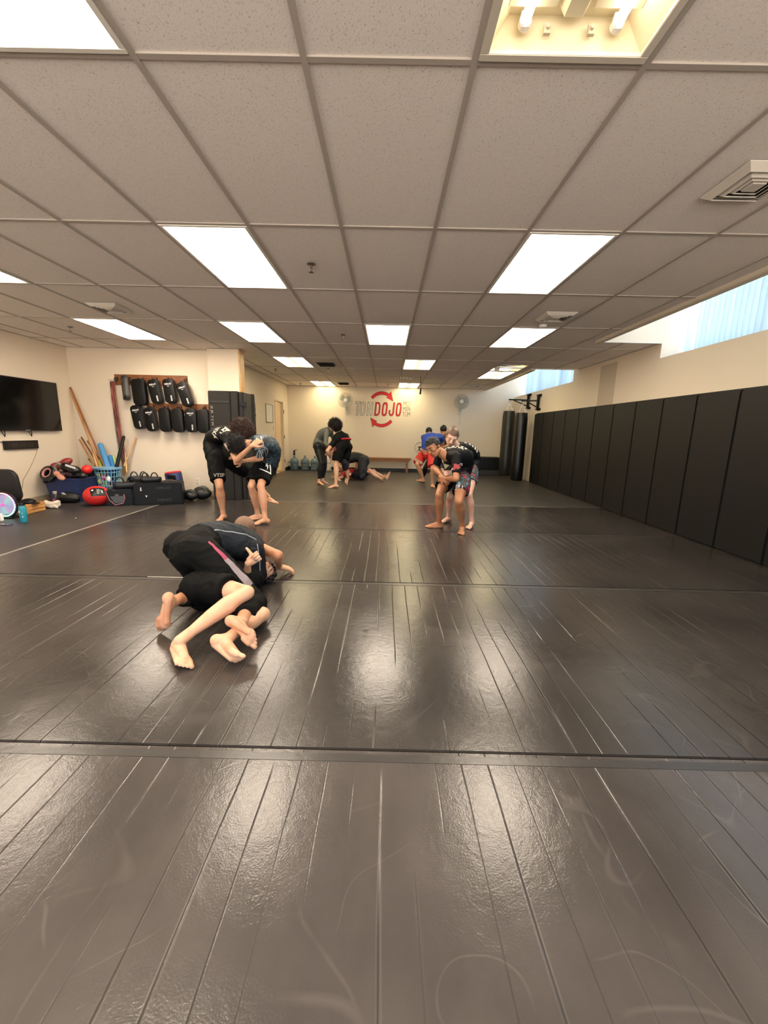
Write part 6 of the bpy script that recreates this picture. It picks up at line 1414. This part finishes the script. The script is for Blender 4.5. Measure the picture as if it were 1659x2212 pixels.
rp = N(nt, 'ShaderNodeValToRGB'); rp.color_ramp.interpolation = 'CONSTANT'; e = rp.color_ramp.elements; e[0].position = 0; e[0].color = (*lin('#15191d'), 1); e[1].position = .48; e[1].color = (*lin('#1c2f3c'), 1); q = e.new(.56); q.color = (*lin('#3d5b68'), 1); q = e.new(.6); q.color = (*lin('#101418'), 1); q = e.new(.66); q.color = (*lin('#76898c'), 1); q = e.new(.685); q.color = (*lin('#12171b'), 1)
L.new(n1.outputs['Fac'], rp.inputs[0]); L.new(rp.outputs[0], b.inputs['Base Color'])
sh4 = f4_.shirt(p4, m_pat, .92, .010, -.04); so4 = f4_.shorts(p4, m_short, .82, .014, .032, wr=.01)
mat('hair_dark', '#120d0c', .6); hair_curly(f4_, p4, MATS['hair_dark'], .122, 1100, (0, -.02, .035), (1, 1.1, 1), 12, 'dark_hair', open_face=True, curl=.007)
o_ = at(568, 982, 5.15); m_sil = mat('print_silver', '#9aa0a2', .55)
for ro, ri in ((.105, .09), (.07, .058), (.04, .028)): decal(p4, sh4, 'side_print', m_sil, ringpoly(ro, ri, 30, .72), o_, CAMV(o_)+V((.15, 0, .1)), (.4, 0, .9), sub=.007)
decal(p4, sh4, 'side_print', m_sil, dpoly([(-.10, .17), (-.085, .175), (.06, -.02), (.05, -.03)], [(-.14, .13), (-.125, .135), (-.02, -.02), (-.03, -.03)], [(-.11, .03), (-.05, .08), (-.06, .02), (-.1, -.02)]), o_+Z3*.03, CAMV(o_), (.4, 0, .9))
o_ = at(583, 1006, 5.2); decal(p4, so4, 'shorts_print', m_wht, dpoly([(-.12, -.02), (.09, .12), (.085, .098), (-.085, -.022)], [(.09, .12), (.055, -.12), (.04, -.105), (.073, .09)], [(-.12, -.02), (.055, -.12), (.048, -.10), (-.085, -.024)], [(.0, -.01), (.025, .035), (.045, .03), (.03, .005), (.045, .0), (.005, -.06), (.018, -.015)]), o_, CAMV(o_)+V((.35, 0, 0)), Z3, sub=.007)
# ---------------------------------------------------------------- P11 / P12: front right pair
aR = fl(948, 1127, .08); kR = reach(aR, 949, 1068, .41, -1); aL = fl(998, 1136, .08); kL = reach(aL, 991, 1083, .41, -1)
J = dict(aR=aR, kR=kR, aL=aL, kL=kL); J['hR'] = reach(kR, 968, 1028, .40, 1); J['hL'] = reach(kL, 1000, 1034, .40, 1)
J['sL'] = at(985, 987, 4.88); J['sR'] = at(950, 985, 5.18)
J['eL'] = reach(J['sL'], 985, 1034, .29, -1); J['wL'] = reach(J['eL'], 966, 1034, .25, 1)
J['eR'] = at(940, 1012, 5.16); J['wR'] = at(956, 1030, 4.98)
pA = person((.85, 5.15), 'tan man bending forward in black rashguard, held around the waist by the woman')
fA = Fig(J, 1.0, 1.02, head=(at(937, 966, 4.98), (-.62, -.62, -.48), (-.42, -.05, .9)), spine=at(1000, 992, 5.2),
    feet={'R': ((-1, -.12, 0), DN, -1, 0), 'L': ((-.25, -1, 0), DN, 1, 0)},
    hands={'L': dict(d=(-.9, .2, -.1), n=(.1, .9, .1), side=1, curl=.8), 'R': dict(d=(.5, -.3, -.5), n=(.2, .8, -.3), side=-1, curl=.8)})
fA.body(pA, m_sk3, .0065); shA = fA.shirt(pA, m_rash, .78, .009, -.05); soA = fA.shorts(pA, m_short, .62, .012, .022)
fA.face(pA, '#140d0a', '#8a4a3e', 'closed'); hair_short(fA, pA, mat('hair_black2', '#100c0b', .6), 560, .018, .0055, low=-.02, seed=5, comb=(.5, .3), stand=.22, vol=1.02)
sp_ = (fA.sh-fA.pel).normalized()
for q, (w_, o2) in enumerate((((.22), at(978, 962, 5.0)), ((.18), at(986, 975, 5.05)))):
    decal(pA, shA, 'back_print', m_prt, dpoly(*([[(-.16, -.008), (-.05, -.012), (-.05, .012), (-.16, .010)], [(-.03, -.01), (.05, -.012), (.05, .014), (-.03, .012)], [(.07, -.012), (.14, -.012), (.13, .010), (.07, .012)]] if q == 0 else [[(-.13+.05*k, -.02), (-.10+.05*k, -.02), (-.095+.05*k, .03), (-.12+.05*k, .03)] for k in range(5)])), o2, V((.35, -.25, .9)), V((.2, .95, .2)))
o_ = mid(J['sL'], J['eL'], .45); decal(pA, shA, 'sleeve_print', mat('print_dark_red', '#8f2b33', .6), dpoly([(-.05, -.03), (-.02, .01), (-.03, .03), (.0, .035), (.02, .02), (.05, .035), (.04, .005), (.055, -.01), (.02, -.035), (.0, -.02), (-.02, -.045)]), o_, CAMV(o_), -(J['eL']-J['sL']))
decal(pA, shA, 'sleeve_print', m_wht, dpoly([(-.075, -.03), (-.035, -.02), (-.045, -.05), (-.07, -.05)], [(.045, .035), (.075, .045), (.08, .012), (.06, .005)]), o_, CAMV(o_), -(J['eL']-J['sL']), off=.004)
o_ = at(961, 1001, 4.9); decal(pA, shA, 'chest_print', m_prt, dpoly([(-.05, .07), (-.04, .075), (-.01, 0), (.07, -.05), (.065, -.06), (-.02, -.012)]), o_, CAMV(o_), Z3)
# floral side of the shorts
m_flo = bpy.data.materials.new('shorts_print_floral'); m_flo.use_nodes = True; nt = m_flo.node_tree; L = nt.links; b = nt.nodes['Principled BSDF']; b.inputs['Roughness'].default_value = .6
tcn = N(nt, 'ShaderNodeTexCoord'); n1 = N(nt, 'ShaderNodeTexNoise'); n1.inputs['Scale'].default_value = 14; n1.inputs['Detail'].default_value = 3; n1.inputs['Distortion'].default_value = 1.5; L.new(tcn.outputs['Object'], n1.inputs['Vector'])
rp = N(nt, 'ShaderNodeValToRGB'); rp.color_ramp.interpolation = 'CONSTANT'; e = rp.color_ramp.elements; e[0].position = 0; e[0].color = (*lin('#8a2833'), 1); e[1].position = .43; e[1].color = (*lin('#14181a'), 1); q = e.new(.50); q.color = (*lin('#2c4a50'), 1); q = e.new(.56); q.color = (*lin('#141719'), 1); q = e.new(.62); q.color = (*lin('#6f9ba0'), 1)
L.new(n1.outputs['Fac'], rp.inputs[0]); L.new(rp.outputs[0], b.inputs['Base Color'])
o_ = at(1002, 1040, 4.95); decal(pA, soA, 'printed_side', m_flo, dpoly([(-.11, .12), (.12, .16), (.16, -.18), (-.08, -.15)]), o_, CAMV(o_)+V((.3, 0, 0)), Z3, sub=.02)
decal(pA, soA, 'shorts_letters', m_wht, dtext('JJU', .07, .02, 1.0), at(992, 1053, 4.95), CAMV(o_)+V((.0, 0, 0)), V((.2, 0, 1)), off=.006)
# woman
aR = fl(969, 1116, .08); kR = reach(aR, 972, 1073, .39, -1); aL = fl(1019, 1126, .08); kL = reach(aL, 1013, 1068, .40, -1)
J = dict(aR=aR, kR=kR, aL=aL, kL=kL); J['hR'] = reach(kR, 985, 1020, .40, 1); J['hL'] = reach(kL, 1019, 1018, .40, 1)
J['sL'] = at(1004, 967, 5.36); J['sR'] = at(978, 968, 5.60)
J['eL'] = reach(J['sL'], 1004, 1008, .27, -1); J['wL'] = reach(J['eL'], 976, 1020, .25, -1)
J['eR'] = at(950, 1003, 5.45); J['wR'] = at(958, 1019, 5.1)
pB = person((1.1, 5.6), 'woman with tied back brown hair in black long sleeves hugging the tan man')
fB = Fig(J, .95, .92, head=(at(976, 944, 5.33), (-.10, -.85, -.50), (.22, -.25, .9)), spine=at(1018, 990, 5.7),
    feet={'R': ((-.8, -.5, 0), DN, 1, 0), 'L': ((-.5, -.85, 0), DN, 1, 0)},
    hands={'L': dict(d=(-.6, -.4, -.05), n=(-.1, .8, -.5), side=1, curl=.7), 'R': dict(d=(.2, -.5, -.3), n=(.3, .8, -.2), side=-1, curl=.7)})
fB.body(pB, m_sk4, .0065); shB = fB.shirt(pB, m_rash, 1.72, .008, -.12); fB.shorts(pB, m_flo, .5, .012, .015)
fB.face(pB, '#6b4a36', '#b2635c', 'closed'); mhb = mat('hair_brown', '#5c4331', .5, var=.35, vscale=60); hair_short(fB, pB, mhb, 420, .035, .004, low=-.05, name='hair', seed=8, comb=(-1, .1), stand=.03, vol=1.07)
build(MB().ell(fB.Q(.0, -.115, .075), (.035, .032, .035), n=14).capsule(fB.Q(.0, -.11, .05), fB.Q(.02, -.13, .0), .02, .008), 'hair_bun', mhb, pB)
decal(pB, shB, 'back_print', m_prt, dpoly(*[[(-.13+.05*k, -.02), (-.10+.05*k, -.02), (-.095+.05*k, .03), (-.12+.05*k, .03)] for k in range(5)]), at(1017, 968, 5.5), V((.9, -.2, .5)), V((-.3, .8, .3)))
# ---------------------------------------------------------------- P9 / P10: blue shirt with red shorts, and his partner
aL = at(914, 1034, 9.72); kL = reach(aL, 901, 1003, .40, -1); aR = fl(933.5, 1044, .08); kR = reach(aR, 934.5, 1013, .40, -1)
J = dict(aL=aL, kL=kL, aR=aR, kR=kR); J['hL'] = reach(kL, 915, 980, .42, 1); J['hR'] = reach(kR, 935, 981, .40, 1)
J['sL'] = at(917, 945, 9.75); J['sR'] = at(950, 944, 9.75)
J['eL'] = at(922, 962, 9.95); J['wL'] = at(935, 968, 10.1); J['eR'] = at(957, 958, 9.95); J['wR'] = at(950, 972, 10.1)
pC = person((.95, 9.6), 'man in blue shirt and red striped shorts lifting one foot')
fC = Fig(J, .98, 1.02, head=(at(926.5, 934, 9.98), (.0, .85, -.5), (0, .45, .85)), spine=at(926, 958, 9.55),
    feet={'L': ((-.8, -.4, -.35), (-.2, 0, -1), -1, 0), 'R': ((.1, -1, 0), DN, 1, 0)}, hands={'L': dict(d=(.5, .6, 0), n=(0, 0, -1), curl=.6), 'R': dict(d=(-.3, .8, 0), n=(0, 0, -1), curl=.6)})
fC.body(pC, m_sk2, .009); fC.shirt(pC, mat('shirt_blue', '#2747a8', .65, bump=.5, bscale=12, bdist=.01), .6, .026, .12, .011)
m_rs = mat('shorts_red', '#c22a26', .6, bump=.5, bscale=12, bdist=.008); soC = fC.shorts(pC, m_rs, .86, .014, .05, .2, .011)
J_ = fC.J; o_ = mid(J_['hL'], J_['kL'], .68); td = (J_['kL']-J_['hL']).normalized()
for k in (0, 1): decal(pC, soC, 'leg_band', mat('band_cream', '#e8d8bc', .6), dpoly([(-.16, .015), (.16, .015), (.16, -.012), (-.16, -.012)]), o_+td*(.045*k), CAMV(o_), -td, sub=.03)
hair_short(fC, pC, mat('hair_black3', '#120e0d', .6), 200, .014, .006, low=-.04)
aL = at(913, 1032, 10.25); kL = reach(aL, 919, 1010, .40, -1); aR = at(948, 1036, 10.3); kR = reach(aR, 950, 1008, .40, -1)
J = dict(aL=aL, kL=kL, aR=aR, kR=kR); J['hL'] = reach(kL, 935, 985, .40, 1); J['hR'] = reach(kR, 955, 982, .40, 1)
J['sL'] = at(943, 943, 10.35); J['sR'] = at(969, 943, 10.3); J['eL'] = at(938, 955, 10.2); J['wL'] = at(930, 958, 10.05); J['eR'] = at(970, 962, 10.15); J['wR'] = at(958, 965, 10.0)
pD = person((1.2, 10.4), 'black haired person in dark clothes mostly hidden behind the blue shirt')
fD = Fig(J, 1.0, 1.0, head=(at(958, 929, 10.3), (.2, 1, 0), (0, 0, 1)), feet={'L': ((-.6, -.6, 0), DN, 1, 0), 'R': ((.1, -1, 0), DN, 1, 0)}, hands={'L': dict(d=(-.5, -.6, 0), n=(0, 0, -1), curl=.6), 'R': dict(d=(-.3, -.8, 0), n=(0, 0, -1), curl=.6)})
fD.body(pD, m_sk2, .010); fD.shirt(pD, mat('shirt_dark', '#1c1b20', .6), .9, .012, 0, .011); fD.pants(pD, mat('leggings_black', '#0f0f10', .6), 1.9, .008, .2, .010); hair_short(fD, pD, MATS['hair_black3'], 220, .014, .006, low=-.06, seed=4)
# ---------------------------------------------------------------- P5 / P6: far left pair
aR = fl(689, 1039, .08); kR = reach(aR, 695, 1001, .41, -1); J = dict(aR=aR, kR=kR); J['hR'] = reach(kR, 686, 967, .40, 1)
J['hL'] = J['hR']+V((.07, .17, 0)); J['aL'] = fl(697, 1037, .08); J['kL'] = reach(J['aL'], 702, 1000, .41, -1)
J['sR'] = at(706, 931, 9.3); J['sL'] = at(713, 931, 9.62); J['eR'] = reach(J['sR'], 703, 957, .28, -1); J['wR'] = reach(J['eR'], 713, 966, .24, -1); J['eL'] = at(722, 950, 9.75); J['wL'] = at(732, 948, 9.6)
pE = person((-1.6, 9.5), 'person with curly dark hair in grey long sleeve top and black leggings')
fE = Fig(J, 1.0, .93, head=(at(724, 921, 9.4), (.8, -.1, -.6), (.55, 0, .8)), spine=at(692, 946, 9.6), feet={'R': ((.75, -.6, 0), DN, -1, 0), 'L': ((.75, -.4, 0), DN, -1, 0)},
    hands={'R': dict(d=(.35, -.1, -.7), n=(.8, .3, .2), side=1, curl=.4), 'L': dict(d=(.7, -.4, -.3), n=(0, 0, -1), curl=.5)})
fE.body(pE, m_sk1, .009); fE.shirt(pE, mat('shirt_grey', '#666962', .75, bump=.5, bscale=14, bdist=.008), 1.88, .012, -.02, .011); fE.pants(pE, MATS['leggings_black'], 1.88, .008, .25, .010)
hair_curly(fE, pE, mat('hair_curly_black', '#1d1412', .5, var=.3, vscale=30), .158, 1100, (0, -.02, .03), (1, 1.05, 1.0), 5, open_face=False)
aL = fl(725, 1046, .08); kL = reach(aL, 725.5, 999, .42, -1); aR = at(752, 1033, 9.45); kR = reach(aR, 743, 1000, .41, -1)
J = dict(aL=aL, kL=kL, aR=aR, kR=kR); J['hL'] = reach(kL, 735, 964, .41, 1); J['hR'] = reach(kR, 751, 965, .41, 1)
J['sL'] = at(720, 957, 9.02); J['sR'] = at(728, 952, 9.25); J['eL'] = reach(J['sL'], 707, 974, .26, -1); J['wL'] = reach(J['eL'], 713, 988, .23, 1); J['eR'] = at(715, 975, 9.4); J['wR'] = at(700, 985, 9.45)
pG = person((-1.05, 9.2), 'person bent double in black with red waist trim and black knee brace')
fG = Fig(J, 1.0, 1.0, head=(at(713, 974, 9.0), (-.5, -.1, -.85), (-.8, 0, .4)), spine=at(741, 943, 9.2), feet={'L': ((-.9, -.3, 0), DN, 1, 0), 'R': ((-.5, -.2, -.75), (-.6, .3, -.5), 1, .4)},
    hands={'L': dict(d=(.2, .1, -.9), n=(-.8, 0, 0), side=1, curl=.5), 'R': dict(d=(-.8, 0, -.3), n=(0, 0, -1), curl=.5)})
fG.body(pG, m_sk1, .009); shG = fG.shirt(pG, m_rash, .5, .010, .0, .011); soG = fG.shorts(pG, m_short, .80, .016, .035, .15, .011); hair_short(fG, pG, MATS['hair_dark'], 200, .02, .007, seed=9)
mbn = mat('belt_red', '#c8242c', .6); tt = MB()
rr_ = [r for r in fG.torso_rings(.030, .09, .26)]
build(MB().tube(rr_[1], .017, 8, True), 'waist_trim', mbn, pG)
o_ = at(741, 962, 8.95); decal(pG, soG, 'side_panel', mat('panel_dark_red', '#7c1c2a', .6), dpoly([(-.2, .07), (-.16, .09), (-.14, -.12), (-.19, -.12)]), o_, CAMV(o_), Z3, sub=.03)
br = MB(); fG.limb(br, mid(J['hR'], J['kR'], .72), J['kR'], [(0, .062), (1, .056)], g=.012, flat1=False); fG.limb(br, J['kR'], J['aR'], fG.SHN, g=.012, t1=.42, flat1=True); remeshed(br, 'knee_brace', mat('brace_black', '#17181a', .7), pG, .009, 2)
# ---------------------------------------------------------------- P7 / P8: far pair on the ground
J = dict(hL=at(786, 994, 10.9), hR=at(783, 995, 10.55), kL=at(785, 1021, 11.1), kR=at(781, 1021, 10.3), aL=at(806, 1020, 11.2), aR=at(796, 1019, 10.35), sL=at(752, 993, 10.95), sR=at(750, 994, 10.55), eL=at(744, 1010, 11.0), wL=at(735, 1026, 10.9), eR=at(748, 1013, 10.5), wR=at(757, 1024, 10.3))
for k in ('kL', 'kR'): J[k].z = .08
pH = person((-.9, 10.7), 'person in black on hands and knees on the far mat')
fH = Fig(J, 1.0, 1.08, head=(at(742, 1002, 10.8), (-.85, -.1, -.5), (-.4, 0, .9)), spine=at(768, 987, 10.75), feet={'L': ((.5, -.3, -.7), (.6, 0, .5), 1, 0), 'R': ((.45, -.5, -.7), (.6, .2, .5), 1, .3)}, hands={'L': dict(d=(-.8, 0, -.1), n=(0, 0, -1), curl=.3), 'R': dict(d=(-.5, -.6, 0), n=(0, 0, -1), curl=.3)})
fH.body(pH, m_sk4, .010); fH.shirt(pH, MATS['shirt_dark'], .9, .014, 0, .011); fH.pants(pH, mat('pants_navy_black', '#191b26', .6, var=.5, vscale=6), 1.55, .012, .3, .011, 'pants', .01); hair_short(fH, pH, MATS['hair_dark'], 160, .02, .007, seed=19)
J = dict(hL=at(772, 1018, 10.7), hR=at(771, 1021, 10.45), kL=at(797, 1015, 10.7), kR=at(800, 1018, 10.3), aL=at(833, 1020, 10.6), aR=at(823, 1026, 10.2), sL=at(746, 1012, 10.9), sR=at(744, 1016, 10.5), eL=at(738, 1022, 10.9), wL=at(727, 1024, 10.6), eR=at(738, 1026, 10.3), wR=at(728, 1028, 10.05))
for k, z in (('hL', .13), ('hR', .12), ('aL', .06), ('aR', .06), ('sL', .16), ('sR', .13), ('eL', .06), ('eR', .06), ('wL', .04), ('wR', .04)): J[k].z = z
pI = person((-1.2, 10.5), 'person in red shirt lying on the far mat, bare legs stretched out')
fI = Fig(J, .98, .95, head=(at(733, 1012, 10.6), (-.2, -.5, .6), (-.9, 0, .1)), feet={'L': ((.5, 0, .8), (.9, 0, -.3), 1, 0), 'R': ((.6, -.5, .4), (.9, 0, -.3), 1, 0)}, hands={'L': dict(d=(-.8, -.4, 0), n=(0, 0, -1), curl=.3), 'R': dict(d=(.5, -.8, 0), n=(0, 0, -1), curl=.2)})
fI.body(pI, m_sk4, .010); fI.shirt(pI, mat('shirt_red', '#b81c2c', .65, bump=.5, bscale=14, bdist=.008), .8, .014, .1, .011); fI.shorts(pI, MATS['shirt_dark'], .85, .014, .02, .25, .011); hair_short(fI, pI, MATS['hair_dark'], 200, .025, .007, seed=29)
